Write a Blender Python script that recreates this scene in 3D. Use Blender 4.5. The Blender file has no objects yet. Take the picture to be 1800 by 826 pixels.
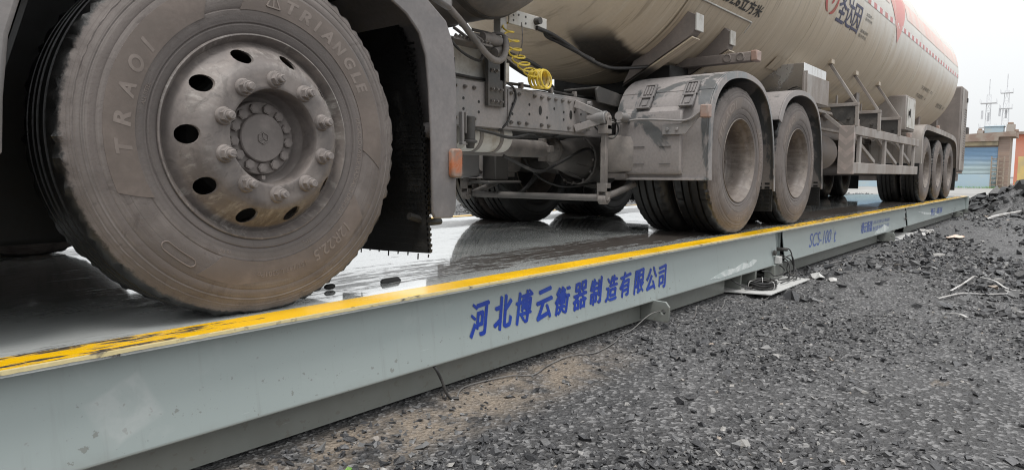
import bpy, bmesh, math, random
import numpy as np
from mathutils import Vector, Matrix
random.seed(7)
rng = np.random.default_rng(11)
SC = bpy.context.scene
COL = SC.collection
PI = math.pi
R = math.radians
D = 0.40                     # height of the weighbridge deck above the ground (ground is z = 0)

# ------------------------------------------------------------------ camera
cam_d = bpy.data.cameras.new('camera')
cam = bpy.data.objects.new('camera', cam_d)
COL.objects.link(cam)
cam_d.sensor_width = 36.0
cam_d.lens = 36.0 * 1198.05 / 1800.0
cam_d.clip_start = 0.05
cam_d.clip_end = 3000
cam.location = (0.0, -1.7529, 0.4303 + D)
yaw, pitch, roll = R(39.4144), R(5.1132), R(0.2894)
fwd = Vector((math.cos(yaw) * math.cos(pitch), math.sin(yaw) * math.cos(pitch), -math.sin(pitch)))
right = Vector((math.sin(yaw), -math.cos(yaw), 0))
up = right.cross(fwd)
r2 = right * math.cos(roll) + up * math.sin(roll)
u2 = -right * math.sin(roll) + up * math.cos(roll)
cam.rotation_euler = Matrix((r2, u2, -fwd)).transposed().to_euler()
SC.camera = cam

# ------------------------------------------------------------------ light
SUN_EL, SUN_AZ = R(70), R(215)      # azimuth from +x, counter-clockwise: from behind the camera
world = bpy.data.worlds.new('World')
SC.world = world
world.use_nodes = True
wn, wl = world.node_tree.nodes, world.node_tree.links
wn.clear()
sky = wn.new('ShaderNodeTexSky'); sky.sky_type = 'NISHITA'; sky.sun_disc = False
sky.sun_elevation = SUN_EL; sky.sun_rotation = PI / 2 - SUN_AZ
sky.air_density = 1.0; sky.dust_density = 3.0; sky.ozone_density = 1.0
hs = wn.new('ShaderNodeHueSaturation'); hs.inputs['Saturation'].default_value = 0.10
cloud = wn.new('ShaderNodeMixRGB'); cloud.blend_type = 'MIX'; cloud.inputs[0].default_value = 0.85
cloud.inputs[2].default_value = (8.6, 8.8, 8.9, 1)       # the even overcast veil, in sky units
bg = wn.new('ShaderNodeBackground'); bg.inputs['Strength'].default_value = 0.10
wo = wn.new('ShaderNodeOutputWorld')
wl.new(sky.outputs[0], hs.inputs['Color']); wl.new(hs.outputs[0], cloud.inputs[1])
wtc = wn.new('ShaderNodeTexCoord'); wsep = wn.new('ShaderNodeSeparateXYZ'); wl.new(wtc.outputs['Generated'], wsep.inputs[0])
wmr = wn.new('ShaderNodeMapRange'); wl.new(wsep.outputs[2], wmr.inputs[0])
for i_, q_ in enumerate((0., 1., .70, 1.50)): wmr.inputs[i_ + 1].default_value = q_
wmul = wn.new('ShaderNodeMixRGB'); wmul.blend_type = 'MULTIPLY'; wmul.inputs[0].default_value = 1
wl.new(cloud.outputs[0], wmul.inputs[1]); wl.new(wmr.outputs[0], wmul.inputs[2])
wl.new(wmul.outputs[0], bg.inputs[0]); wl.new(bg.outputs[0], wo.inputs[0])
sun_d = bpy.data.lights.new('sun', 'SUN'); sun_d.energy = 1.45; sun_d.angle = R(20); sun_d.color = (1.0, 0.97, 0.93)
sun = bpy.data.objects.new('sun', sun_d); COL.objects.link(sun)
sdir = Vector((math.cos(SUN_AZ) * math.cos(SUN_EL), math.sin(SUN_AZ) * math.cos(SUN_EL), math.sin(SUN_EL)))
sun.location = (0, -8, 20)
sun.rotation_euler = (-sdir).to_track_quat('-Z', 'Y').to_euler()
vs = SC.view_settings
vs.view_transform = 'Standard'; vs.look = 'None'; vs.gamma = 1.0; vs.use_curve_mapping = False
vs.exposure = 0.60
SC.cycles.use_denoising = True
SC.cycles.filter_width = 1.1
SC.cycles.sample_clamp_indirect = 4.0
SC.cycles.max_bounces = 8
SC.cycles.diffuse_bounces = 5

# ------------------------------------------------------------------ material helpers
class NT:
    def __init__(s, name):
        s.m = bpy.data.materials.new(name); s.m.use_nodes = True
        s.n = s.m.node_tree.nodes; s.l = s.m.node_tree.links; s.n.clear()
        s.out = s.n.new('ShaderNodeOutputMaterial')
        s.tc = s.n.new('ShaderNodeTexCoord')
        s.obj = s.tc.outputs['Object']
    def put(s, sock, v):
        if v is None: return
        if hasattr(v, 'is_output'): s.l.new(v, sock)
        elif isinstance(v, (tuple, list)) and len(v) == 3 and sock.type == 'RGBA': sock.default_value = (*v, 1)
        elif isinstance(v, (int, float)) and sock.type == 'RGBA': sock.default_value = (v, v, v, 1)
        else: sock.default_value = v
    def map(s, v, scale=(1, 1, 1), loc=(0, 0, 0), rot=(0, 0, 0)):
        n = s.n.new('ShaderNodeMapping'); s.put(n.inputs[0], v)
        n.inputs['Scale'].default_value = scale; n.inputs['Location'].default_value = loc; n.inputs['Rotation'].default_value = rot
        return n.outputs[0]
    def noise(s, v, scale, detail=4, rough=.55, dist=0):
        n = s.n.new('ShaderNodeTexNoise'); s.put(n.inputs['Vector'], v)
        n.inputs['Scale'].default_value = scale; n.inputs['Detail'].default_value = detail
        n.inputs['Roughness'].default_value = rough; n.inputs['Distortion'].default_value = dist
        return n.outputs[0]
    def voro(s, v, scale, feature='F1', out=0):
        n = s.n.new('ShaderNodeTexVoronoi'); s.put(n.inputs['Vector'], v); n.feature = feature
        n.inputs['Scale'].default_value = scale
        return n.outputs[out]
    def rng(s, v, a, b, c=0., d=1., smooth=True):
        n = s.n.new('ShaderNodeMapRange'); s.put(n.inputs[0], v)
        if smooth: n.interpolation_type = 'SMOOTHSTEP'
        for i, q in enumerate((a, b, c, d)): n.inputs[i + 1].default_value = q
        return n.outputs[0]
    def mix(s, f, a, b):
        n = s.n.new('ShaderNodeMixRGB'); s.put(n.inputs[0], f); s.put(n.inputs[1], a); s.put(n.inputs[2], b)
        return n.outputs[0]
    def mul(s, a, b): return s.math('MULTIPLY', a, b)
    def math(s, op, a, b=None, c=None):
        n = s.n.new('ShaderNodeMath'); n.operation = op; s.put(n.inputs[0], a)
        if b is not None: s.put(n.inputs[1], b)
        if c is not None: s.put(n.inputs[2], c)
        return n.outputs[0]
    def sep(s, v):
        n = s.n.new('ShaderNodeSeparateXYZ'); s.put(n.inputs[0], v); return n.outputs
    def comb(s, x, y, z):
        n = s.n.new('ShaderNodeCombineXYZ')
        for i, q in enumerate((x, y, z)): s.put(n.inputs[i], q)
        return n.outputs[0]
    def bump(s, h, strength=.3, dist=.01, normal=None):
        n = s.n.new('ShaderNodeBump'); s.put(n.inputs['Height'], h)
        n.inputs['Strength'].default_value = strength; n.inputs['Distance'].default_value = dist
        s.put(n.inputs['Normal'], normal)
        return n.outputs[0]
    def bsdf(s, color, rough=.6, metal=0., normal=None, spec=None, coat=None):
        n = s.n.new('ShaderNodeBsdfPrincipled')
        s.put(n.inputs['Base Color'], color); s.put(n.inputs['Roughness'], rough); s.put(n.inputs['Metallic'], metal)
        s.put(n.inputs['Normal'], normal)
        if spec is not None: s.put(n.inputs['Specular IOR Level'], spec)
        if coat is not None: s.put(n.inputs['Coat Weight'], coat)
        s.l.new(n.outputs[0], s.out.inputs[0])
        return s.m

DUST = (.235, .195, .170)
def dirty(name, base, dirt=DUST, lo=.42, hi=.6, scale=4, rough=.5, drough=.85, metal=0., stretch=(1, 1, 1), bump=.15, base2=None, fine=60):
    t = NT(name)
    v = t.map(t.obj, stretch)
    n1 = t.noise(v, scale, 6, .62, .4)
    f = t.rng(n1, lo, hi)
    n2 = t.noise(t.obj, fine, 4, .6)
    dcol = t.mix(n2, tuple(c * .72 for c in dirt), tuple(min(1, c * 1.22) for c in dirt))
    b = base if base2 is None else t.mix(t.rng(t.noise(t.obj, scale * .6, 3), .4, .62), base, base2)
    b = t.mix(t.mul(n2, .35), b, dirt)
    c = t.mix(f, b, dcol)
    r = t.math('MULTIPLY_ADD', f, drough - rough, rough)
    return t.bsdf(c, r, metal if not metal else t.math('MULTIPLY_ADD', f, -metal, metal), t.bump(n2, bump, .004))

MAT = {}
MAT['frame'] = dirty('frame_paint', (.17, .168, .168), (.265, .242, .232), .40, .62, 3.5, .45, .8, stretch=(1, 1, .5))
MAT['dusty_metal'] = dirty('dusty_metal', (.115, .106, .10), (.215, .193, .178), .38, .6, 5, .5, .85)
MAT['dark_metal'] = dirty('dark_metal', (.035, .034, .033), (.105, .095, .086), .44, .68, 4, .5, .85)
MAT['gear_housing'] = dirty('gear_housing', (.09, .085, .08), (.17, .155, .145), .4, .62, 5, .5, .85)
MAT['black'] = dirty('black_grime', (.010, .010, .010), (.028, .026, .024), .45, .7, 5, .6, .9)
MAT['plastic'] = dirty('mudguard_plastic', (.078, .086, .090), (.25, .229, .222), .45, .485, 2.6, .30, .75, stretch=(1, 1, .6), bump=.06)
MAT['fender'] = dirty('fender_plastic', (.115, .108, .108), (.205, .188, .184), .40, .6, 3, .35, .75, stretch=(1, 1, .5), bump=.08)
MAT['cab_grey'] = dirty('bumper_plastic', (.16, .152, .15), (.23, .212, .205), .4, .6, 5, .35, .75, bump=.06)
MAT['rubber_black'] = dirty('rubber_black', (.006, .006, .006), (.018, .017, .016), .5, .75, 9, .55, .85, bump=.35, fine=140)
MAT['steel_white'] = dirty('pale_steel', (.55, .54, .51), (.34, .30, .25), .45, .68, 5, .5, .8)
MAT['bolt'] = dirty('bolt_steel', (.055, .052, .05), (.19, .172, .16), .4, .6, 12, .4, .7, .3)
MAT['stainless'] = dirty('stainless_sheet', (.62, .62, .62), (.45, .42, .38), .5, .75, 3, .18, .6, .9, stretch=(6, 1, .6))
MAT['trailer_paint'] = dirty('trailer_paint', (.33, .305, .285), (.26, .226, .203), .36, .62, 3, .5, .85, stretch=(1, 1, .5))
MAT['trailer_dark'] = dirty('trailer_dark_paint', (.15, .13, .12), (.24, .205, .185), .4, .65, 2, .5, .85)
MAT['amber'] = dirty('amber_lens', (.40, .115, .035), (.22, .165, .135), .40, .62, 9, .25, .8)
MAT['pink_lens'] = dirty('dusty_lens', (.30, .19, .15), (.28, .23, .205), .45, .65, 9, .35, .8)
MAT['yellow'] = dirty('yellow_hose', (.80, .58, .03), (.40, .33, .20), .58, .72, 7, .35, .7, bump=.02)
MAT['cable_black'] = dirty('cable_black', (.012, .012, .013), (.06, .055, .05), .5, .7, 10, .45, .8)
MAT['wire_grey'] = dirty('wire_grey', (.17, .165, .16), (.10, .09, .085), .45, .65, 10, .5, .8)
MAT['white_plastic'] = dirty('white_plastic', (.52, .51, .50), (.30, .285, .27), .42, .68, 5, .4, .8)
MAT['concrete'] = dirty('plate_grey', (.50, .50, .49), (.22, .21, .20), .52, .7, 5, .6, .8)
MAT['ink_black'] = dirty('black_ink', (.02, .02, .02), (.10, .085, .07), .55, .75, 14, .5, .8)
MAT['ink_navy'] = dirty('navy_ink', (.022, .028, .10), (.10, .09, .11), .5, .8, 6, .5, .8)
MAT['ink_red'] = dirty('red_ink', (.50, .03, .035), (.40, .16, .12), .5, .75, 6, .5, .8)
MAT['ink_blue'] = dirty('blue_lettering', (.002, .030, .30), (.008, .055, .36), .45, .7, 10, .4, .55, bump=.02)
MAT['ink_blue_faded'] = dirty('faded_blue_lettering', (.03, .07, .30), (.16, .20, .32), .5, .68, 14, .45, .6, bump=.02)
MAT['marker_red'] = dirty('red_reflector', (.52, .045, .05), (.55, .30, .26), .45, .7, 4, .3, .6)
MAT['hazard_red'] = dirty('faded_hazard_red', (.62, .15, .13), (.70, .42, .37), .4, .65, 3, .35, .6)
MAT['marker_white'] = dirty('white_reflector', (.72, .71, .69), (.50, .44, .37), .5, .75, 4, .3, .6)
MAT['notice'] = dirty('notice_film', (.60, .50, .42), (.44, .36, .28), .45, .7, 9, .5, .8)
MAT['placard'] = dirty('placard_print', (.40, .11, .08), (.46, .30, .24), .45, .7, 12, .5, .8)
MAT['faded_red'] = dirty('faded_red_band', (.74, .42, .35), (.76, .64, .59), .34, .58, 2, .35, .6, stretch=(2, .4, .4), bump=.02)

MAT['road'] = dirty('pale_road', (.30, .295, .285), (.20, .195, .185), .42, .66, .35, .8, .9)
MAT['tan_metal'] = dirty('tan_housing', (.42, .35, .23), (.30, .26, .19), .45, .65, 2, .6, .8)
MAT['roof_slab'] = dirty('roof_slab', (.22, .15, .12), (.30, .25, .21), .42, .6, 1.6, .8, .9)
MAT['panel_blue'] = dirty('pale_blue_panel', (.33, .44, .52), (.40, .47, .49), .45, .65, 1.0, .5, .7, stretch=(1, 1, 3))
MAT['wood'] = dirty('weathered_wood', (.22, .17, .13), (.33, .28, .23), .4, .65, 6, .8, .9)
MAT['galvanised'] = dirty('galvanised_steel', (.66, .67, .69), (.50, .50, .52), .45, .7, 1, .5, .7)
MAT['salmon'] = dirty('salmon_render', (.56, .17, .10), (.52, .24, .17), .4, .7, .5, .8, .9)
MAT['ochre'] = dirty('ochre_render', (.68, .50, .19), (.52, .42, .24), .45, .7, .8, .8, .9)
MAT['window_frame'] = dirty('window_frame', (.60, .58, .55), (.45, .43, .4), .5, .7, 3, .6, .8)
MAT['glass_dark'] = dirty('dark_glass', (.05, .06, .07), (.12, .12, .12), .5, .8, 2, .08, .3)
MAT['white_wall'] = dirty('white_panel_wall', (.72, .73, .74), (.55, .54, .52), .5, .75, .7, .6, .8)
def mat_brick():
    t = NT('brown_brick')
    b = t.n.new('ShaderNodeTexBrick'); t.l.new(t.map(t.obj, (1, 1, 1), rot=(R(90), 0, R(90))), b.inputs[0])
    b.inputs['Color1'].default_value = (.30, .20, .15, 1); b.inputs['Color2'].default_value = (.22, .15, .12, 1); b.inputs['Mortar'].default_value = (.36, .33, .30, 1)
    b.inputs['Scale'].default_value = 4.2; b.inputs['Mortar Size'].default_value = .018
    n = t.noise(t.obj, 1.5, 5, .6)
    return t.bsdf(t.mix(t.mul(n, .4), b.outputs[0], (.33, .29, .26)), .9)
MAT['brick'] = mat_brick()
def mat_shutter():
    t = NT('faded_blue_shutter'); x, y, z = t.sep(t.obj)
    n = t.noise(t.map(t.obj, (1, .5, 2)), 1.1, 5, .65, .5); n2 = t.noise(t.map(t.obj, (1, .3, 6)), 2.5, 4, .6)
    c = t.mix(n2, (.19, .31, .46), (.25, .37, .51))
    c = t.mix(t.rng(t.math('MULTIPLY_ADD', n, .9, z), 2.9, 1.6), c, t.mix(n2, (.36, .44, .43), (.44, .53, .57)))
    return t.bsdf(c, .45)
MAT['shutter'] = mat_shutter()
def mat_chev():
    t = NT('chevron_board'); x, y, z = t.sep(t.obj)
    d = t.math('ABSOLUTE', t.math('ADD', y, 1.185))
    w = t.math('FRACT', t.mul(t.math('SUBTRACT', z, t.mul(d, .9)), 7.2))
    n = t.noise(t.obj, 7, 4, .6)
    c = t.mix(t.mul(t.rng(w, .48, .52), t.rng(n, .65, .4)), (.27, .235, .215), (.36, .30, .275))
    return t.bsdf(c, .7)
MAT['chevron'] = mat_chev()

def mat_tyre():
    t = NT('dusty_tyre')
    x, y, z = t.sep(t.obj)
    r = t.math('SQRT', t.math('ADD', t.mul(x, x), t.mul(z, z)))
    nz = t.noise(t.obj, 48, 5, .7)
    nl = t.noise(t.obj, 5, 4, .6, .5)
    nf = t.noise(t.obj, 170, 3, .6)
    ay = t.math('ABSOLUTE', y)
    side = t.mul(t.rng(t.math('MULTIPLY_ADD', nz, .030, r), .548, .538), t.rng(t.math('MULTIPLY_ADD', nz, .012, ay), .117, .127))
    dust = t.mix(t.rng(nl, .3, .7), (.108, .093, .086), (.190, .166, .154))
    # ring-shaped wear of the dust: polished ring next to the rim, paler rings further out
    ring = t.noise(t.comb(t.mul(r, 40.), 0., 0.), 1.0, 3, .7)
    dust = t.mix(t.mul(t.rng(ring, .42, .62), .6), dust, (.110, .090, .082))
    rf = t.noise(t.comb(t.mul(r, 170.), 3., 0.), 1.0, 2, .7)
    dust = t.mix(t.mul(t.rng(rf, .52, .66), .55), dust, (.072, .058, .052))  # fine dark rings: shade of the wall ridges painted in, with groove dirt
    dust = t.mix(t.mul(t.rng(t.noise(t.obj, 13, 6, .7, 1.2), .54, .66), .6), dust, (.075, .061, .055))
    wetm = t.rng(t.noise(t.map(t.obj, (1, 1, .45)), 4.2, 6, .68, .9), .56, .66)
    dust = t.mix(t.mul(wetm, .62), dust, (.052, .046, .044))
    dust = t.mix(t.mul(t.rng(r, .375, .345), .55), dust, (.105, .093, .090))
    dust = t.mix(t.mul(nf, .30), dust, (.12, .10, .09))
    rub = t.mix(t.rng(nz, .5, .78), (.007, .007, .007), (.022, .020, .019))
    c = t.mix(side, rub, dust)
    rough = t.math('SUBTRACT', t.math('MULTIPLY_ADD', side, .35, .42), t.mul(wetm, .25))
    h = t.math('ADD', t.mul(nf, .5), nz)
    return t.bsdf(c, rough, 0., t.bump(h, .35, .004))
MAT['tyre'] = mat_tyre()
MAT['tyre_inner'] = dirty('dark_inner_tyre', (.009, .009, .009), (.030, .027, .025), .5, .75, 9, .5, .8)  # inner tyres: darker rubber with little dust on it
MAT['tyre_band'] = dirty('tyre_band_rubber', (.108, .086, .073), (.165, .134, .117), .38, .66, 7, .55, .8, bump=.12)
MAT['tyre_letter'] = dirty('tyre_lettering', (.165, .135, .118), (.215, .18, .16), .4, .65, 16, .6, .8, bump=.08)

def mat_rim(name, light, dark, clean):
    t = NT(name)
    x, y, z = t.sep(t.obj)
    r = t.math('SQRT', t.math('ADD', t.mul(x, x), t.mul(z, z)))
    n1 = t.noise(t.map(t.obj, (1, 1, 1)), 9, 6, .65, .5)
    n2 = t.noise(t.obj, 70, 4, .65)
    n3 = t.noise(t.obj, 6, 5, .6, .8)
    ang = t.math('ARCTAN2', z, x)
    streak = t.noise(t.comb(t.mul(ang, 5.), t.mul(r, 9.), 0.), 2.2, 5, .7)
    mask = t.mul(t.mul(t.rng(r, .17, .25), t.rng(streak, .44, .66)), t.rng(n3, .44, .62))
    c = t.mix(t.rng(n1, .38, .64), light, dark)
    c = t.mix(t.mul(mask, .85), c, clean)
    c = t.mix(t.mul(n2, .45), c, tuple(q * .45 for q in dark))
    c = t.mix(t.mul(t.rng(t.noise(t.obj, 16, 6, .7, 1.), .54, .66), .55), c, tuple(q * .38 for q in dark))
    rough = t.math('MULTIPLY_ADD', mask, -.30, .56)
    return t.bsdf(c, rough, 0., t.bump(n2, .25, .002))
MAT['rim'] = mat_rim('front_rim_paint', (.140, .122, .115), (.222, .192, .176), (.45, .425, .395))
MAT['hub'] = dirty('hub_dust', (.155, .135, .126), (.235, .207, .194), .4, .6, 10, .6, .85, bump=.1)
MAT['rim_rear'] = mat_rim('rear_rim_paint', (.135, .110, .097), (.21, .178, .155), (.27, .24, .215))

def mat_girder():
    t = NT('girder_paint')
    n1 = t.noise(t.map(t.obj, (.8, 1, 2.2)), 1.6, 3, .5, .3)
    n2 = t.noise(t.obj, 90, 3, .6)
    n3 = t.noise(t.map(t.obj, (1, 1, 1)), 9, 5, .6, .3)
    x, y, z = t.sep(t.obj)
    c = t.mix(n1, (.285, .330, .325), (.350, .390, .380))
    c = t.mix(t.mul(t.rng(n3, .58, .78), .3), c, (.42, .445, .435))
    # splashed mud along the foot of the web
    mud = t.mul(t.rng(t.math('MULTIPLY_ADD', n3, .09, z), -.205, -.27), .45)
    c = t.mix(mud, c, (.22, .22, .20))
    c = t.mix(t.mul(t.rng(z, -.268, -.275), t.math('MULTIPLY_ADD', n3, .4, .42)), c, (.125, .122, .105))  # shade of the set-back skirt painted into the colour, along with its mud
    c = t.mix(t.mul(t.rng(n2, .66, .74), .5), c, (.20, .19, .17))
    drip = t.noise(t.comb(t.mul(x, 16.), 0., t.mul(z, 1.1)), 1.0, 5, .65)
    c = t.mix(t.mul(t.rng(drip, .56, .72), .30), c, (.20, .205, .19))
    scr = t.noise(t.map(t.obj, (3, 1, 60), rot=(0, R(8), 0)), 1.0, 3, .7)
    c = t.mix(t.mul(t.rng(scr, .70, .74), .5), c, (.56, .585, .57))
    spl = t.noise(t.obj, 34, 3, .6)
    c = t.mix(t.mul(t.rng(t.math('MULTIPLY_ADD', z, -.35, spl), .735, .765), .55), c, (.15, .14, .12))
    # a rubbed square of residue left where a sticker was peeled off
    px = t.math('SUBTRACT', x, .668); pz = t.math('ADD', z, .161); wob = t.mul(t.math('SUBTRACT', n3, .5), .05)
    u = t.math('ADD', t.math('ABSOLUTE', t.math('MULTIPLY_ADD', pz, .45, px)), wob); w = t.math('ADD', t.math('ABSOLUTE', t.math('MULTIPLY_ADD', px, -.45, pz)), wob)
    pm = t.mul(t.mul(t.rng(u, .086, .070), t.rng(w, .080, .064)), t.math('MULTIPLY_ADD', t.rng(n3, .38, .62), .42, .10))
    c = t.mix(pm, c, (.47, .49, .48))
    return t.bsdf(c, t.math('MULTIPLY_ADD', n1, .22, .20), 0., t.bump(n1, .12, .03, t.bump(n2, .05, .001)))
MAT['girder'] = mat_girder()

def mat_deck(yellow=False):
    t = NT('yellow_stripe_paint' if yellow else 'wet_deck_paint')
    x, y, z = t.sep(t.obj)
    st = t.map(t.obj, (1.1, 9, 1))
    streak = t.noise(st, 2.2, 7, .66, .35)
    fine = t.noise(t.map(t.obj, (9, 42, 1)), 1.5, 5, .65)
    blot = t.noise(t.obj, 2.3, 4, .6, .3)
    grain = t.noise(t.obj, 260, 2, .6)
    # mud lies in the two wheel tracks, thickest where the lorry has rolled
    def track(c0, w):
        d = t.math('ABSOLUTE', t.math('SUBTRACT', y, c0))
        return t.rng(d, w, w * .25)
    tr = t.math('MAXIMUM', track(.46, .34), track(2.36, .40))
    along = t.math('ADD', t.rng(x, 1.2, 5.6, .36, .85), t.rng(x, 1.3, .7, 0., -.6))
    bias = t.mul(tr, along)
    s2 = t.math('ADD', t.math('MULTIPLY_ADD', fine, .42, t.mul(streak, .62)), t.mul(bias, .30))
    if yellow:
        far = t.math('MAXIMUM', t.rng(x, 1.25, .75), t.rng(x, 4.6, 6.2))
        far = t.math('MAXIMUM', far, 0.0)
        s3 = t.math('ADD', t.math('MULTIPLY_ADD', fine, .40, t.mul(streak, .55)), t.mul(far, .125))
        mud = t.rng(s3, .585, .635)
        base = t.mix(blot, (.80, .44, .004), (.90, .54, .012))
        base = t.mix(t.mul(t.rng(blot, .5, .75), .25), base, (.72, .43, .05))
    else:
        mud = t.rng(s2, .60, .65)
        base = t.mix(blot, (.56, .585, .575), (.68, .70, .685))
        thin = t.rng(s2, .50, .63)
        base = t.mix(t.mul(thin, .40), base, (.20, .195, .19))
    c = t.mix(mud, base, t.mix(grain, (.022, .019, .017), (.075, .062, .054)))
    wet = t.rng(t.noise(t.map(t.obj, (1, 1.6, 1)), 1.3, 4, .55), .43, .55)
    r0 = t.math('MULTIPLY_ADD', wet, .13, .015 if not yellow else .16)
    rough = t.mix(mud, r0, .38)
    ripple = t.noise(t.map(t.obj, (5, 16, 1)), 3.0, 3, .5)
    nb = t.bump(ripple, .06, .006)
    nb = t.bump(t.mul(mud, t.math('ADD', grain, .5)), .55, .006, nb)
    return t.bsdf(c, rough, 0., nb, .8, None if yellow else t.math('MULTIPLY_ADD', mud, -.6, 1.0))
MAT['deck'] = mat_deck()
MAT['stripe'] = mat_deck(True)
MAT['edge'] = dirty('edge_paint', (.62, .52, .27), (.10, .085, .07), .56, .66, 14, .4, .7, stretch=(1, 1, 1))

def mat_tank():
    t = NT('dusty_tank_shell')
    x, y, z = t.sep(t.obj)
    ang = t.math('ARCTAN2', t.math('SUBTRACT', z, 2.42), t.math('SUBTRACT', 0.0, y))
    v = t.comb(t.mul(x, 26.), t.mul(ang, 1.6), 0.)
    s1 = t.noise(v, 1.0, 6, .68, .25)
    v2 = t.comb(t.mul(x, 5.), t.mul(ang, 1.0), 0.)
    s2 = t.noise(v2, 1.0, 4, .6, .3)
    n = t.noise(t.obj, 45, 3, .6)
    bl = t.noise(t.obj, 1.1, 4, .55)
    white = t.mix(bl, (.64, .62, .57), (.74, .72, .67))
    dust = t.mix(s2, (.48, .385, .275), (.62, .53, .415))
    # dust clings to the underside and the front end, the upper flank has been rained clean
    low = t.rng(t.math('MULTIPLY_ADD', t.math('SUBTRACT', s2, .5), .7, z), 2.55, 1.75)
    fr = t.rng(x, 3.5, -6.0, .10, .55)
    k = t.math('MINIMUM', t.math('ADD', t.mul(low, .9), t.mul(fr, .75)), 1.0)
    c = t.mix(k, white, dust)
    c = t.mix(t.mul(t.rng(s1, .52, .68), t.mul(k, .50)), c, (.19, .15, .11))
    c = t.mix(t.mul(t.rng(s1, .46, .33), t.mul(k, .45)), c, (.66, .60, .51))
    # oily black patch under the front head
    dx = t.math('SUBTRACT', x, -5.62); dz = t.math('SUBTRACT', ang, -1.195)
    q = t.math('SQRT', t.math('ADD', t.mul(t.mul(dx, dx), .55), t.mul(t.mul(dz, dz), 15.)))
    oil = t.rng(t.math('MULTIPLY_ADD', t.math('SUBTRACT', s2, .5), .5, q), .62, .40)
    c = t.mix(t.mul(oil, t.rng(z, 1.52, 1.38)), c, (.012, .011, .010))
    c = t.mix(t.mul(n, .22), c, (.22, .18, .14))
    rough = t.math('MULTIPLY_ADD', k, .20, .28)
    return t.bsdf(c, rough, 0., t.bump(s1, .10, .01))
MAT['tank'] = mat_tank()

def mat_ground():
    t = NT('coal_gravel_ground')
    x, y, z = t.sep(t.obj)
    big = t.noise(t.obj, .55, 4, .6, .4)
    mid = t.noise(t.obj, 5, 6, .65, .3)
    fin = t.noise(t.obj, 60, 5, .7)
    vf = t.voro(t.obj, 70); vc = t.voro(t.obj, 70, out=1)
    c = t.mix(fin, (.016, .016, .0175), (.095, .093, .095))
    c = t.mix(t.mul(t.rng(big, .40, .62), .6), c, t.mix(fin, (.036, .035, .0365), (.145, .142, .143)))
    c = t.mix(t.mul(t.rng(mid, .52, .66), .85), c, (.020, .020, .022))
    c = t.mix(t.mul(t.rng(t.noise(t.map(t.obj, (1, 1.8, 1)), 1.3, 5, .65, .6), .47, .60), .85), c, t.mix(fin, (.018, .018, .019), (.075, .073, .074)))
    tone = t.sep(vc)[0]
    c = t.mix(t.mul(t.rng(tone, .66, .95), .7), c, (.28, .275, .275))
    # sandy soil left bare beside the foot of the girder
    e1 = t.math('SUBTRACT', x, 1.55)
    soil = t.mul(t.rng(t.math('ADD', y, t.mul(t.math('SUBTRACT', mid, .5), .35)), -.34, -.14),
                 t.mul(t.rng(y, .12, -.02), t.rng(t.math('ABSOLUTE', t.math('SUBTRACT', x, 1.6)), 1.5, .7)))
    soil = t.mul(soil, t.rng(mid, .68, .40))
    sc = t.mix(fin, (.10, .080, .062), (.40, .325, .25))
    c = t.mix(t.mul(soil, .88), c, sc)
    patch = t.rng(t.noise(t.map(t.obj, (1, 2.2, 1)), 1.15, 5, .6), .685, .75)
    c = t.mix(t.mul(patch, .6), c, t.mix(fin, (.14, .11, .08), (.36, .28, .20)))
    h = t.math('ADD', t.mul(fin, 1.2), t.math('ADD', t.mul(mid, .9), t.mul(vf, 1.6)))
    return t.bsdf(c, t.rng(fin, .3, .7, .42, .8), 0., t.bump(h, .8, .012))
MAT['ground'] = mat_ground()
def mat_stone(dark=1.):
    t = NT('broken_coal' if dark == 1 else 'wet_coal')
    g = t.n.new('ShaderNodeNewGeometry')
    ri = g.outputs['Random Per Island']
    f = t.noise(t.obj, 90, 4, .6)
    n = t.n.new('ShaderNodeValToRGB'); t.l.new(ri, n.inputs[0])
    cr = n.color_ramp
    cr.elements[0].position = 0; cr.elements[0].color = (.026, .026, .028, 1)
    cr.elements[1].position = 1; cr.elements[1].color = (.36, .29, .23, 1)
    for p, c in ((.35, (.038, .038, .041)), (.68, (.088, .087, .09)), (.94, (.19, .188, .187)), (.988, (.34, .325, .305))):
        e = cr.elements.new(p); e.color = (*c, 1)
    for e in cr.elements: e.color = (e.color[0] * dark, e.color[1] * dark, e.color[2] * dark, 1)
    c = t.mix(t.mul(f, .5), n.outputs[0], (.05 * dark, .05 * dark, .053 * dark))
    return t.bsdf(c, t.rng(f, .3, .7, .30, .65), 0., t.bump(f, .5, .004))
MAT['stone'] = mat_stone()
MAT['stone_dark'] = mat_stone(.42)

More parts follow.
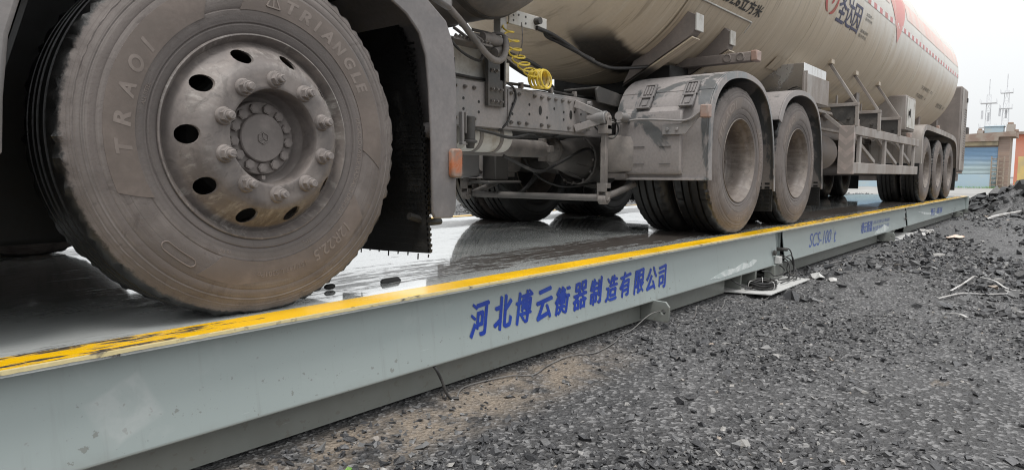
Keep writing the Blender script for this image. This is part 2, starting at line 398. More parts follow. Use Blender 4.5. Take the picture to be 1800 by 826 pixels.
# ------------------------------------------------------------------ mesh helpers
class MB:
    """collects geometry in deck coordinates (z = 0 on the deck)"""
    def __init__(s): s.v = []; s.f = []
    def add(s, vs, fs):
        b = len(s.v); s.v += [tuple(p) for p in vs]; s.f += [tuple(b + i for i in f) for f in fs]; return s
    def box(s, x0, x1, y0, y1, z0, z1):
        v = [(x, y, z) for z in (z0, z1) for y in (y0, y1) for x in (x0, x1)]
        return s.add(v, [(0, 2, 3, 1), (4, 5, 7, 6), (0, 1, 5, 4), (2, 6, 7, 3), (0, 4, 6, 2), (1, 3, 7, 5)])
    def bar(s, p, q, w, h, upv=(0, 0, 1)):
        p, q = Vector(p), Vector(q); d = (q - p).normalized(); u = Vector(upv)
        a = d.cross(u)
        if a.length < 1e-4: a = d.cross(Vector((1, 0, 0)))
        a.normalize(); b = a.cross(d)
        v = []
        for c in (p, q):
            for i, j in ((-1, -1), (1, -1), (1, 1), (-1, 1)): v.append(c + a * (i * w / 2) + b * (j * h / 2))
        return s.add(v, [(3, 2, 1, 0), (4, 5, 6, 7), (0, 1, 5, 4), (1, 2, 6, 5), (2, 3, 7, 6), (3, 0, 4, 7)])
    def tube(s, pts, r, n=10, cap=True):
        pts = [Vector(p) for p in pts]; m = len(pts)
        rs = r if isinstance(r, (list, tuple)) else [r] * m
        t0 = (pts[1] - pts[0]).normalized()
        a = t0.orthogonal().normalized()
        rings = []
        for i, p in enumerate(pts):
            t = (pts[min(i + 1, m - 1)] - pts[max(i - 1, 0)]).normalized()
            a = (a - t * a.dot(t)).normalized(); b = t.cross(a)
            rings.append([p + (a * math.cos(2 * PI * k / n) + b * math.sin(2 * PI * k / n)) * rs[i] for k in range(n)])
        v = [q for rg in rings for q in rg]
        f = [(i * n + k, i * n + (k + 1) % n, (i + 1) * n + (k + 1) % n, (i + 1) * n + k) for i in range(m - 1) for k in range(n)]
        if cap: f += [tuple(range(n - 1, -1, -1)), tuple((m - 1) * n + k for k in range(n))]
        return s.add(v, f)
    def cyl(s, p, q, r, n=20): return s.tube([p, q], r, n)
    def lathe(s, prof, c=(0, 0, 0), n=64, axis='y', close=False):
        v = []; c = Vector(c)
        for k in range(n):
            a = 2 * PI * k / n; ca, sa = math.cos(a), math.sin(a)
            for (r, h) in prof:
                if axis == 'y': v.append(c + Vector((r * ca, h, r * sa)))
                elif axis == 'x': v.append(c + Vector((h, r * ca, r * sa)))
                else: v.append(c + Vector((r * ca, r * sa, h)))
        m = len(prof); f = []
        for k in range(n):
            for i in range(m - 1 + (1 if close else 0)):
                j = (i + 1) % m
                f.append((k * m + i, ((k + 1) % n) * m + i, ((k + 1) % n) * m + j, k * m + j))
        return s.add(v, f)
    def prism(s, poly, a0, a1, axis='y'):
        """poly in the other two axes, extruded from a0 to a1 along axis"""
        def P(p, a):
            return {'y': (p[0], a, p[1]), 'x': (a, p[0], p[1]), 'z': (p[0], p[1], a)}[axis]
        n = len(poly)
        v = [P(p, a0) for p in poly] + [P(p, a1) for p in poly]
        f = [tuple(range(n)), tuple(range(2 * n - 1, n - 1, -1))] + [(i, i + n, (i + 1) % n + n, (i + 1) % n) for i in range(n)]
        return s.add(v, f)
    def shell(s, path, y0, y1, t):
        """strip along an xz path with thickness t (towards the inside of the curve) and width y0..y1"""
        P = [Vector((p[0], 0, p[1])) for p in path]; n = len(P); inn = []
        for i in range(n):
            d = (P[min(i + 1, n - 1)] - P[max(i - 1, 0)]).normalized()
            inn.append(P[i] + Vector((d.z, 0, -d.x)) * t)
        poly = [(p.x, p.z) for p in P] + [(p.x, p.z) for p in reversed(inn)]
        m = 2 * n
        v = [(a, y0, b) for a, b in poly] + [(a, y1, b) for a, b in poly]
        f = [(i, i + m, (i + 1) % m + m, (i + 1) % m) for i in range(m)]
        for i in range(n - 1):
            j = m - 1 - i
            f.append((i, i + 1, j - 1, j)); f.append((i + m, j + m, j - 1 + m, i + 1 + m))
        return s.add(v, f)
    def hexa(s, c, r, h, axis=(0, -1, 0), n=6, phase=0.):
        c = Vector(c); return s.tube([c, c + Vector(axis) * h], r, n)
    def ball(s, c, rx, ry, rz, n=12):
        c = Vector(c); v = [c + Vector((0, 0, -rz))]; f = []
        m = n // 2
        for i in range(1, m):
            a = -PI / 2 + PI * i / m
            for k in range(n):
                b = 2 * PI * k / n
                v.append(c + Vector((rx * math.cos(a) * math.cos(b), ry * math.cos(a) * math.sin(b), rz * math.sin(a))))
        v.append(c + Vector((0, 0, rz)))
        for k in range(n): f.append((0, 1 + (k + 1) % n, 1 + k))
        for i in range(m - 2):
            for k in range(n):
                a, b = 1 + i * n + k, 1 + i * n + (k + 1) % n
                f.append((a, b, b + n, a + n))
        L = len(v) - 1
        for k in range(n): f.append((L, L - n + k, L - n + (k + 1) % n))
        return s.add(v, f)
    def mesh(s, name, mat, off=(0, 0, 0), angle=35, fix=True):
        me = bpy.data.meshes.new(name)
        me.from_pydata([(a - off[0], b - off[1], c - off[2]) for a, b, c in s.v], [], s.f)
        if fix:
            bm = bmesh.new(); bm.from_mesh(me)
            bmesh.ops.recalc_face_normals(bm, faces=bm.faces); bm.to_mesh(me); bm.free()
        if mat: me.materials.append(MAT[mat] if isinstance(mat, str) else mat)
        if angle:
            me.polygons.foreach_set('use_smooth', [True] * len(me.polygons))
            me.set_sharp_from_angle(angle=R(angle))
        me.update()
        return me
    def build(s, name, mat, parent=None, at=None, bevel=0, angle=35, fix=True):
        """link as one object; at = its origin in deck coordinates (default: its parent's origin)"""
        po = WORLD.get(parent.name, (0, 0, 0)) if parent else (0, 0, 0)
        org = tuple(at) if at is not None else po
        me = s.mesh(name, mat, org, angle, fix)
        return link(name, me, parent, org, bevel)
WORLD = {}      # object name -> origin in deck coordinates
def link(name, me, parent, org, bevel=0):
    o = bpy.data.objects.new(name, me); COL.objects.link(o)
    po = WORLD.get(parent.name) if parent else None
    if parent:
        o.parent = parent; o.location = tuple(a - b for a, b in zip(org, po))
    else: o.location = (org[0], org[1], org[2] + D)
    WORLD[o.name] = org
    if bevel:
        b = o.modifiers.new('bevel', 'BEVEL'); b.width = bevel; b.segments = 2; b.limit_method = 'ANGLE'; b.angle_limit = R(40)
    return o
def tag(o, label=None, cat=None, group=None, kind=None):
    for k, v in (('label', label), ('category', cat), ('group', group), ('kind', kind)):
        if v: o[k] = v
    return o
def thing(name, label, cat, org, group=None):
    o = bpy.data.objects.new(name, None); COL.objects.link(o); o.empty_display_size = .1
    o.location = (org[0], org[1], org[2] + D); WORLD[o.name] = tuple(org)
    return tag(o, label, cat, group)
def dup(o, parent, org):
    """copy of a part and of its sub-parts"""
    c = o.copy(); COL.objects.link(c); c.parent = parent
    po = WORLD[parent.name]; c.location = tuple(a - b for a, b in zip(org, po)); WORLD[c.name] = tuple(org)
    for ch in [q for q in SC.objects if q.parent == o]:
        d = ch.copy(); COL.objects.link(d); d.parent = c; d.location = ch.location
        WORLD[d.name] = tuple(a + b for a, b in zip(org, ch.location))
    return c

def text_geo(body, size, shear=0., offset=0., spacing=1., cuts=0, align='LEFT'):
    """filled lettering as (verts Nx2, faces); x to the right, y up, y = 0 on the baseline"""
    cu = bpy.data.curves.new('lettering', 'FONT'); cu.body = body; cu.size = size; cu.shear = shear
    cu.offset = offset; cu.space_character = spacing; cu.align_x = align; cu.resolution_u = 4
    o = bpy.data.objects.new('lettering', cu); COL.objects.link(o)
    dg = bpy.context.evaluated_depsgraph_get(); dg.update()
    me = bpy.data.meshes.new_from_object(o.evaluated_get(dg))
    bpy.data.objects.remove(o); bpy.data.curves.remove(cu)
    bm = bmesh.new(); bm.from_mesh(me); bpy.data.meshes.remove(me)
    if cuts and len(bm.verts):
        for ax in (0, 1):
            lo = min(v.co[ax] for v in bm.verts); hi = max(v.co[ax] for v in bm.verts)
            k = cuts if ax == 1 else int(cuts * max(1, (hi - lo) / max(1e-6, size)))
            for i in range(1, k):
                co = Vector((0, 0, 0)); co[ax] = lo + (hi - lo) * i / k
                no = Vector((0, 0, 0)); no[ax] = 1
                bmesh.ops.bisect_plane(bm, geom=bm.verts[:] + bm.edges[:] + bm.faces[:], plane_co=co, plane_no=no)
    bm.verts.ensure_lookup_table(); bm.verts.index_update()
    v = [(q.co.x, q.co.y) for q in bm.verts]; f = [tuple(q.index for q in p.verts) for p in bm.faces]
    bm.free()
    return v, f
def fit(v, x0, x1, y0, y1):
    xs = [p[0] for p in v]; ys = [p[1] for p in v]
    a, b, c, d = min(xs), max(xs), min(ys), max(ys)
    return [(x0 + (p[0] - a) / (b - a) * (x1 - x0), y0 + (p[1] - c) / (d - c) * (y1 - y0)) for p in v]

# ------------------------------------------------------------------ ground
_ph = rng.uniform(0, 6.28, (26,)); _k = []
for i in range(26):
    w = 2 * PI / (.25 * 1.28 ** i * .9); a = rng.uniform(0, PI); _k.append((w * math.cos(a), w * math.sin(a), .0032 * (1.28 ** i) ** .55))
def gh(x, y):
    x = np.asarray(x, float); y = np.asarray(y, float); h = np.zeros(np.broadcast(x, y).shape)
    for (kx, ky, a), p in zip(_k[:20], _ph): h = h + a * np.sin(kx * x + ky * y + p)
    near = np.clip((np.hypot(x - 4, y) - 30) / 30, 0, 1)
    h = h * (1 - near)
    under = np.clip((y + .18) / .18, 0, 1) * np.clip((3.6 - y) / .3, 0, 1) * (x < 18.2)
    h = h * (1 - under) - .010 * under
    return np.clip(h, -.03, .035)
def spaced(a, b, c, d, s0, g):
    """grid lines: step s0 between b and c, growing by factor g out to a and d"""
    m = list(np.arange(b, c + 1e-6, s0)); st = s0; x = m[-1]
    while x < d: st *= g; x += st; m.append(x)
    st = s0; x = m[0]; lo = []
    while x > a: st *= g; x -= st; lo.append(x)
    return np.array(lo[::-1] + m)
gx = spaced(-900, .2, 9., 1200, .03, 1.06); gy = spaced(-700, -2.2, .25, 1200, .03, 1.09)
GX, GY = np.meshgrid(gx, gy); GZ = gh(GX, GY)
nv = len(gx)
me = bpy.data.meshes.new('gravel_ground')
vv = np.stack([GX.ravel(), GY.ravel(), GZ.ravel()], 1)
ii = np.arange(len(vv)).reshape(len(gy), nv)
ff = np.stack([ii[:-1, :-1].ravel(), ii[:-1, 1:].ravel(), ii[1:, 1:].ravel(), ii[1:, :-1].ravel()], 1)
me.vertices.add(len(vv)); me.vertices.foreach_set('co', vv.ravel())
me.loops.add(ff.size); me.loops.foreach_set('vertex_index', ff.ravel())
me.polygons.add(len(ff)); me.polygons.foreach_set('loop_start', np.arange(0, ff.size, 4)); me.polygons.foreach_set('loop_total', np.full(len(ff), 4))
me.polygons.foreach_set('use_smooth', np.ones(len(ff), bool)); me.update(); me.validate()
me.materials.append(MAT['ground'])
g = bpy.data.objects.new('ground', me); COL.objects.link(g); tag(g, kind='structure')

def shards(name, px, py, pz, size, flat=(.30, .80), mat='stone'):
    n = len(px)
    base = np.array([[1, 0, 0], [-1, 0, 0], [0, 1, 0], [0, -1, 0], [.2, 0, .9], [0, 0, -1], [.75, .7, .8], [-.7, .6, .75]], float)
    tri = np.array([[0, 6, 4], [6, 2, 4], [2, 7, 4], [7, 1, 4], [1, 3, 4], [3, 0, 4], [6, 0, 5], [2, 6, 5], [7, 2, 5], [1, 7, 5], [3, 1, 5], [0, 3, 5]])
    v = base[None] * rng.uniform(.55, 1.3, (n, 8, 1)) + rng.normal(0, .20, (n, 8, 3))
    sc = np.stack([size, size * rng.uniform(.5, 1, n), size * rng.uniform(*flat, n)], 1)
    v = v * sc[:, None, :]
    a = rng.uniform(0, 2 * PI, n); t = rng.normal(0, .42, n); t2 = rng.normal(0, .3, n)
    y, z = v[..., 1].copy(), v[..., 2].copy(); c, s = np.cos(t)[:, None], np.sin(t)[:, None]
    v[..., 1] = y * c - z * s; v[..., 2] = y * s + z * c
    x, z = v[..., 0].copy(), v[..., 2].copy(); c, s = np.cos(t2)[:, None], np.sin(t2)[:, None]
    v[..., 0] = x * c - z * s; v[..., 2] = x * s + z * c
    x, y = v[..., 0].copy(), v[..., 1].copy(); c, s = np.cos(a)[:, None], np.sin(a)[:, None]
    v[..., 0] = x * c - y * s; v[..., 1] = x * s + y * c
    v += np.stack([px, py, pz + size * .12], 1)[:, None, :]
    f = (tri[None] + 8 * np.arange(n)[:, None, None]).reshape(-1, 3); v = v.reshape(-1, 3)
    me = bpy.data.meshes.new(name)
    me.vertices.add(len(v)); me.vertices.foreach_set('co', v.ravel())
    me.loops.add(f.size); me.loops.foreach_set('vertex_index', f.ravel())
    me.polygons.add(len(f)); me.polygons.foreach_set('loop_start', np.arange(0, f.size, 3)); me.polygons.foreach_set('loop_total', np.full(len(f), 3))
    me.polygons.foreach_set('use_smooth', np.zeros(len(f), bool)); me.update(); me.validate(); me.materials.append(MAT[mat])
    o = bpy.data.objects.new(name, me); COL.objects.link(o)
    return o
def scatter(n, dmin, dmax, a0, a1, smin, smax, k, pw=2.6):
    d = np.exp(rng.uniform(math.log(dmin), math.log(dmax), n)); a = np.radians(rng.uniform(a0, a1, n))
    x = d * np.cos(a); y = -1.75 + d * np.sin(a)
    s = smin + (smax - smin) * rng.random(n) ** pw
    s = np.maximum(s, d * k)
    # gravel lies in drifts, with bare fines between them
    den = np.sin(x * 2.1 + 1.3 * y + .5) + np.sin(3.4 * y - 1.2 * x + 2) + np.sin(.8 * x - 2.2 * y)
    soil = (np.abs(x - 1.6) < 1.2) & (y > -.30) & (y < .2)
    keep = ((y < .06) | (y > 3.3) | (x > 18.0)) & (rng.random(n) < np.clip(.50 + .34 * den, .05, 1)) & ~(soil & (rng.random(n) < .70))
    x, y, s = x[keep], y[keep], s[keep]
    return x, y, gh(x, y), s
X1 = [np.concatenate(q) for q in zip(scatter(110000, .7, 9, -30, 62, .0028, .016, .0016, 2.2), scatter(26000, .7, 10, -30, 60, .007, .028, .0024, 2.6),
     scatter(40000, 5, 34, -20, 62, .012, .06, .0020, 3.2))]
o = shards('coal_gravel', *X1); tag(o, 'loose broken coal and dark gravel strewn over the yard', 'gravel', kind='stuff')

# ------------------------------------------------------------------ weighbridge
wb = thing('weighbridge', 'long grey-green steel weighbridge with yellow edge stripe and blue lettering, carrying the lorry', 'weighbridge', (0, 0, 0))
WEND, WY = 17.62, 3.12
MODS = [(-5.0, 5.51), (5.69, 10.88), (11.02, WEND)]
WB = -.279           # foot of the side girder
def yweb(z): return .030 + .034 * min(1, max(0, (z - WB) / (-.0125 - WB)))     # the web leans in towards the top
for i, (a, b) in enumerate(MODS):
    a2 = a if i == 0 else a - .085; b2 = b if i == 2 else b + .085
    if i == 1: b2 = b + .065
    MB().box(a2 + .003, b2 - .003, .0, WY, -.012, 0).build('deck_plate', 'deck', wb)
    m = MB().prism([(.030, WB), (.064, -.0125), (.074, -.0125), (.040, WB + .010), (.16, WB + .010), (.16, WB)], a, b, 'x')
    m.box(a, b, WY - .014, WY - .004, -.267, -.0125)
    # end plates of the section
    for e in (a, b):
        s = 1 if e == a else -1
        m.box(min(e, e + s * .010), max(e, e + s * .010), .0785, WY - .0142, WB + .0105, -.0125)
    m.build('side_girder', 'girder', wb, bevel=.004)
for a, b in ((-5.0, 4.63), (5.63, 9.45), (11.2, 16.2)):
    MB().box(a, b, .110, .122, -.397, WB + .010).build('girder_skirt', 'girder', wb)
# inner closing plates in the joints, set back
for a, b in ((5.51, 5.69), (10.88, 11.02)):
    MB().box(a + .002, b - .002, .095, .105, -.30, -.0128).build('joint_plate', 'girder', wb)
m = MB().box(WEND, WEND + .012, -.02, WY, -.36, -.001)
m.build('end_plate', 'girder', wb, bevel=.003)
MB().box(-5.0, WEND, .0075, .128, .0005, .0040).build('yellow_stripe', 'stripe', wb)
MB().box(-5.0, WEND, WY - .128, WY - .0075, .0005, .0040).build('yellow_stripe', 'stripe', wb)
# the ground-off lip along the edge of the deck plate, with a slightly uneven weld line
m = MB(); xs = np.arange(-5.0, WEND, .02)
for k in range(len(xs) - 1):
    pass
zz = -.0045 + rng.normal(0, .0007, len(xs))
v = []; f = []
for k, x in enumerate(xs):
    v += [(x, -.0035, .0038), (x, -.0045, zz[k]), (x, .0035, zz[k] - .0005), (x, .007, .0042)]
for k in range(len(xs) - 1):
    q = 4 * k
    for e in range(3): f.append((q + e, q + e + 1, q + 5 + e, q + 4 + e))
MB().add(v, f).build('edge_lip', 'edge', wb)
# lugs for lifting, each a plate with a hole standing out from the foot of the girder
def lug(x, name='lifting_lug'):
    n = 14; out = [(.109, -.268), (.109, -.385), (-.060, -.385), (-.068, -.372), (-.068, -.300), (-.045, -.272)]
    hc = (-.032, -.330); hr = .0135
    pts = out; m = MB()
    hole = [(hc[0] + hr * math.cos(2 * PI * k / n), hc[1] + hr * math.sin(2 * PI * k / n)) for k in range(n)]
    bm = bmesh.new()
    ring = [bm.verts.new((0, p[0], p[1])) for p in pts]; hr_ = [bm.verts.new((0, p[0], p[1])) for p in hole]
    e = [bm.edges.new((ring[i], ring[(i + 1) % len(ring)])) for i in range(len(ring))] + [bm.edges.new((hr_[i], hr_[(i + 1) % n])) for i in range(n)]
    bmesh.ops.triangle_fill(bm, edges=e, use_beauty=True)
    g = bmesh.ops.extrude_face_region(bm, geom=bm.faces[:])
    for q in g['geom']:
        if isinstance(q, bmesh.types.BMVert): q.co.x += .016
    bm.verts.index_update()
    m.add([(q.co.x + x, q.co.y, q.co.z) for q in bm.verts], [tuple(q.index for q in p.verts) for p in bm.faces]); bm.free()
    return m.build(name, 'girder', wb, bevel=.002)
lug(3.42); lug(9.56); lug(16.3)
# load-cell stools under the joints
for x0, x1 in ((4.72, 5.50), (9.75, 10.75)):
    m = MB().box(x0 + .12, x1 - .08, .16, .42, -.384, -.300).box(x0 + .06, x0 + .075, .05, .40, -.384, -.268).box(x0 + .30, x0 + .315, .03, .40, -.384, -.268)
    m.lathe([(0, -.30), (.05, -.30), (.05, -.268), (0, -.268)], (x0 + .5, .13, 0), 20, 'z')
    m.build('load_cell_stool', 'girder', wb, bevel=.003)
MB().box(5.40, 5.60, .02, .10, -.386, -.27).build('load_cell_stool', 'girder', wb, bevel=.003)
# joint bolt heads
for x, z in ((5.41, -.175), (10.78, -.16)):
    m = MB().lathe([(0, -.016), (.017, -.016), (.021, -.012), (.021, .004)], (x, .030, z), 18, 'y'); m.build('joint_stud', 'dark_metal', wb)
MB().lathe([(0, -.02), (.012, -.02), (.016, .07)], (5.57, .0, -.16), 14, 'y').build('joint_stud', 'dark_metal', wb)
# junction box on the end of the first section
jb = MB().box(5.425, 5.485, -.010, .0335, -.262, -.205).build('junction_box', 'concrete', wb, bevel=.004)
m = MB()
for zz_ in (-.222, -.245): m.cyl((5.485, .012, zz_), (5.515, .012, zz_), .008, 10)
m.build('cable_gland', 'dark_metal', jb)
# strips of protective film left on the paint
def film(poly, name='protective_film'):
    poly = [(x * 1.0185, .4303 - (.4303 - z) * 1.0185) for x, z in poly]
    m = MB().prism(poly, -.0020, .0006, 'y'); m.v = [(x, y + yweb(z), z) for x, y, z in m.v]; return m.build(name, 'film', wb, angle=0)
t = NT('cloudy_film'); n_ = t.noise(t.obj, 12, 5, .65, .6)
t.bsdf(t.mix(t.rng(n_, .40, .62), (.40, .45, .44), (.60, .62, .61)), .42)
MAT['film'] = t.m
film([(4.13, -.232), (4.28, -.243), (4.55, -.235), (4.86, -.222), (4.97, -.19), (4.90, -.176), (4.80, -.196), (4.70, -.182), (4.55, -.205), (4.38, -.200)])
film([(8.75, -.245), (8.95, -.20), (9.15, -.188), (9.3, -.16), (9.55, -.205), (9.5, -.238), (9.2, -.252)])
film([(11.6, -.09), (12.3, -.13), (13.3, -.19), (13.6, -.235), (13.2, -.215), (12.2, -.16)])
# lettering on the girder
def girder_text(body, x0, x1, z0, z1, mat, shear=.22, offset=.0, rise=0., size=.13, tilt=0.):
    v, f = text_geo(body, size, shear, 0)
    v = fit(v, x0, x1, z0, z1)
    if tilt:
        cx_, cz_ = (x0 + x1) / 2, (z0 + z1) / 2; ct, st_ = math.cos(tilt), math.sin(tilt)
        v = [(cx_ + (p[0] - cx_) * ct - (p[1] - cz_) * st_, cz_ + (p[0] - cx_) * st_ + (p[1] - cz_) * ct + .35 * (p[0] - cx_) * (p[1] - cz_)) for p in v]
    v = [(p[0] * (1 + yweb(p[1]) / 1.7529), .4303 - (.4303 - p[1]) * (1 + yweb(p[1]) / 1.7529)) for p in v]
    m = MB()
    for k, (dx, dz) in enumerate(((0, 0), (.0020, -.0016), (-.0020, .0016), (.0040, -.0032), (-.0040, .0032))[:1 + int(offset * 1000)]):
        m.add([(p[0] + dx, yweb(p[1] + dz) - .0015 - .00025 * k, p[1] + dz) for p in v], f)
    return m.build('lettering', mat, wb, angle=0, fix=False)
name_cn = '河北博云衡器制造有限公司'
pitch = (3.55 - 1.875) / 12
for i, ch in enumerate(name_cn):
    s = 1.0 if i < 4 else .93
    x0 = 1.875 + pitch * i; w = pitch * (.86 if ch != '司' else .72)
    dz = [0, .004, .006, -.004, .0, .002, .004, .0, .006, .002, -.002, -.004][i]
    girder_text(ch, x0, x0 + w, -.196 + dz, -.196 + dz + .132 * s, 'ink_blue', .30, .0041, tilt=R([5, 7, 4, 8, 3, 6, 7, 4, 8, 5, 6, 7][i]))
girder_text('SCS-100', 6.20, 6.90, -.195, -.075, 'ink_blue_faded', .25, .001)
girder_text('t', 7.0, 7.075, -.205, -.10, 'ink_blue_faded', .25, .001)
girder_text('博云衡器', 8.08, 8.60, -.195, -.075, 'ink_blue_faded', .2, .003)
girder_text('河北博云衡器', 8.64, 9.54, -.125, -.085, 'ink_blue_faded', .1)
girder_text('制造有限公司', 8.64, 9.50, -.205, -.150, 'ink_blue_faded', .1)
girder_text('博云', 12.74, 13.15, -.21, -.09, 'ink_blue_faded', .2, .003)
girder_text('-衡器', 13.25, 13.95, -.20, -.10, 'ink_blue_faded', .2, .002)

# foundation plates lie on the ground, cables run beside the bridge
def slab(poly, z0, z1): return MB().prism(poly, z0, z1, 'z')
o = slab([(4.68, .60), (4.66, .12), (4.74, -.18), (5.66, -.175), (5.72, .60)], -.398, -.388).build('foundation_plate', 'concrete', None, at=(5.2, .2, -.4), bevel=.002)
tag(o, 'pale foundation plate under the first joint, with a coil of black cable on it', 'plate')
o = slab([(9.55, .6), (9.60, -.03), (10.6, -.10), (11.3, -.03), (11.4, .6)], -.398, -.387).build('foundation_plate', 'concrete', None, at=(10.4, .2, -.4), bevel=.002)
tag(o, 'pale foundation plate under the second joint, with white film strewn over it', 'plate')

def smooth(pts, n=8):
    P = [np.array(p, float) for p in pts]; P = [2 * P[0] - P[1]] + P + [2 * P[-1] - P[-2]]; out = []
    for i in range(1, len(P) - 2):
        for k in range(n):
            t = k / n; a, b, c, d = P[i - 1:i + 3]
            out.append(.5 * ((2 * b) + (c - a) * t + (2 * a - 5 * b + 4 * c - d) * t * t + (3 * b - a - 3 * c + d) * t ** 3))
    out.append(P[-2]); return [tuple(q) for q in out]
def ground_z(x, y): return float(gh(x, y)) - D
def cable(pts, r, name, mat, label, cat='cable', at=None, group=None, n=8):
    q = smooth(pts, n)
    m = MB().tube(q, r, 7)
    return tag(m.build(name, mat, None, at=at or (q[0][0], q[0][1], -.4)), label, cat, group)
G = lambda x, y, dz=.006: (x, y, ground_z(x, y) + dz)
cable([(1.735, .09, -.262), (1.73, .035, -.285), (1.75, .02, -.335), (1.76, .01, -.375), G(1.775, .0), G(1.80, -.02)], .0055, 'signal_cable', 'cable_black',
      'short black cable hanging out from under the girder onto the soil', 'cable')
cable([G(1.79, -.015), G(1.90, .05), G(2.05, .035), G(2.15, .0), G(2.23, -.04), G(2.38, -.01), G(2.55, .0), G(2.72, -.035), G(2.93, -.015), G(3.05, .02), G(3.2, .035, .012),
       G(3.36, .01, .075), G(3.47, -.03, .09), G(3.56, -.02, .05), G(3.62, -.03), G(3.78, -.05), G(3.86, -.03, .05), G(3.95, .0, .03), G(4.1, -.06), G(4.25, -.04), G(4.36, -.02, .03), G(4.5, -.10), G(4.62, -.14), G(4.75, -.16, .015), G(4.95, -.1, .02)],
      .0028, 'signal_cable', 'wire_grey', 'single thin grey wire winding over the gravel along the foot of the first section', 'cable')
for k, (dy, a) in enumerate(((0, .0), (-.05, .6))):
    pts = [G(5.2, -.07, .02), G(5.45, -.08, .016)]
    for x in np.arange(5.75, 9.6, .22): pts.append(G(x, -.13 + dy + .10 * (x - 5.7) / 4 + .035 * math.sin(5.2 * x + a) + rng.normal(0, .012), .006))
    cable(pts, .0045, 'signal_cable', 'wire_grey' , ['inner grey wire of the pair winding over the gravel below the SCS lettering', 'outer grey wire of the pair winding over the gravel below the SCS lettering'][k], 'cable')
# coil and the tangle at the junction box
m = MB(); pts = []
for k in range(9 * 22):
    a = 2 * PI * k / 22; r = .098 + .012 * math.sin(k * .37); pts.append((4.95 + r * 1.25 * math.cos(a), -.045 + r * .85 * math.sin(a), -.380 + .045 * (k / 198) + .004 * math.sin(a * 3)))
o = m.tube(pts, .0068, 6).build('cable_coil', 'cable_black', None, at=(4.95, -.045, -.39)); tag(o, 'round coil of black cable tied with white straps lying on the foundation plate', 'cable coil')
for a in (.5, 2.6, 4.4):
    c = Vector((4.95 + .122 * math.cos(a), -.045 + .084 * math.sin(a), -.358)); ring = []
    d = Vector((math.cos(a), math.sin(a), 0))
    for k in range(13): ring.append(c + d * .024 * math.cos(2 * PI * k / 12) + Vector((0, 0, .032 * math.sin(2 * PI * k / 12))))
    MB().tube(ring, .0028, 5, False).build('cable_tie', 'white_plastic', o)
tang = [[(5.41, -.013, -.222), (5.45, -.06, -.20), (5.47, -.08, -.28), (5.40, -.10, -.36), (5.28, -.09, -.378)],
        [(5.41, -.013, -.245), (5.44, -.05, -.27), (5.36, -.08, -.36), (5.22, -.05, -.37), (5.08, -.08, -.34), (4.98, -.06, -.33)],
        [(5.48, .03, -.15), (5.50, -.03, -.16), (5.52, -.05, -.24), (5.54, -.06, -.33), (5.48, -.10, -.375), (5.34, -.12, -.37)],
        [(5.48, .04, -.20), (5.54, -.02, -.24), (5.60, -.03, -.29), (5.57, -.07, -.35), (5.42, -.05, -.35), (5.26, -.11, -.36), (5.10, -.10, -.375)],
        [(5.45, .05, -.27), (5.40, -.02, -.30), (5.30, -.06, -.32), (5.20, -.02, -.34), (5.12, .0, -.30), (5.05, .03, -.29)],
        [(5.50, .05, -.22), (5.47, -.03, -.25), (5.42, -.04, -.31), (5.35, -.10, -.34), (5.46, -.13, -.36), (5.58, -.10, -.375)]]
tang = [[(x + .09, y, z) for x, y, z in q] for q in tang]
lab = ['black cable curling out of the upper gland of the junction box', 'black cable from the lower gland of the junction box to the coil', 'black cable looping out of the joint gap past the stud',
       'longest black cable of the tangle, sweeping below the joint', 'black cable drawn back beneath the girder beside the junction box', 'black cable end lying on the edge of the foundation plate']
for pts, l in zip(tang, lab): cable(pts, .0052, 'signal_cable', 'cable_black', l, 'cable')
cable([(4.64, .07, -.30), (4.66, .02, -.33), (4.75, -.01, -.36), (4.86, -.03, -.365)], .005, 'signal_cable', 'cable_black', 'black cable running from the end of the skirt into the coil', 'cable')

# litter on the gravel
def strip(pts, w, name, mat, label, cat, th=.003):
    m = MB(); q = smooth(pts, 5)
    for a, b in zip(q[:-1], q[1:]):
        m.bar(a, b, w, th)
    return tag(m.build(name, mat, None, at=(pts[0][0], pts[0][1], -.4), angle=0), label, cat)
strip([G(5.45, -1.08, .012), G(5.62, -1.20, .015), G(5.75, -1.33, .01), G(5.85, -1.50, .016), G(5.95, -1.72, .012)], .016, 'plastic_strap', 'white_plastic', 'long white plastic strap lying flat across the gravel at the right edge', 'strap')
strip([G(5.62, -1.13, .02), G(5.95, -1.17, .03), G(6.28, -1.20, .03)], .014, 'plastic_strap', 'white_plastic', 'short white strap standing off the long one, pointing away', 'strap')
strip([G(6.28, -1.20, .03), G(6.22, -1.33, .03), G(6.08, -1.45, .012), G(6.05, -1.7, .01)], .016, 'plastic_strap', 'white_plastic', 'white strap bent over at the far side of the strap triangle', 'strap')
strip([G(4.90, -1.20, .012), G(4.83, -1.27, .014), G(4.78, -1.31, .01)], .018, 'wood_splinter', 'white_plastic', 'pale splinter lying alone on the gravel nearer than the straps', 'splinter', .006)
def flake(cx, cy, r, name, mat, label, cat, n=11, sq=.6, rot=0., th=.01):
    m = MB(); pts = []
    for k in range(n):
        a = 2 * PI * k / n; q = r * rng.uniform(.6, 1.1)
        x, y = q * math.cos(a), q * sq * math.sin(a)
        pts.append((cx + x * math.cos(rot) - y * math.sin(rot), cy + x * math.sin(rot) + y * math.cos(rot)))
    z = ground_z(cx, cy) + .006
    v = [(p[0], p[1], z + rng.uniform(0, th)) for p in pts] + [(cx, cy, z + th * 1.6)]
    v += [(p[0], p[1], p[2] - .004) for p in v]
    f = [(i, (i + 1) % n, n) for i in range(n)] + [(n + 1 + (i + 1) % n, n + 1 + i, 2 * n + 1) for i in range(n)] + [(i, n + 1 + i, n + 1 + (i + 1) % n, (i + 1) % n) for i in range(n)]
    return tag(m.add(v, f).build(name, mat, None, at=(cx, cy, -.4), angle=0), label, cat)
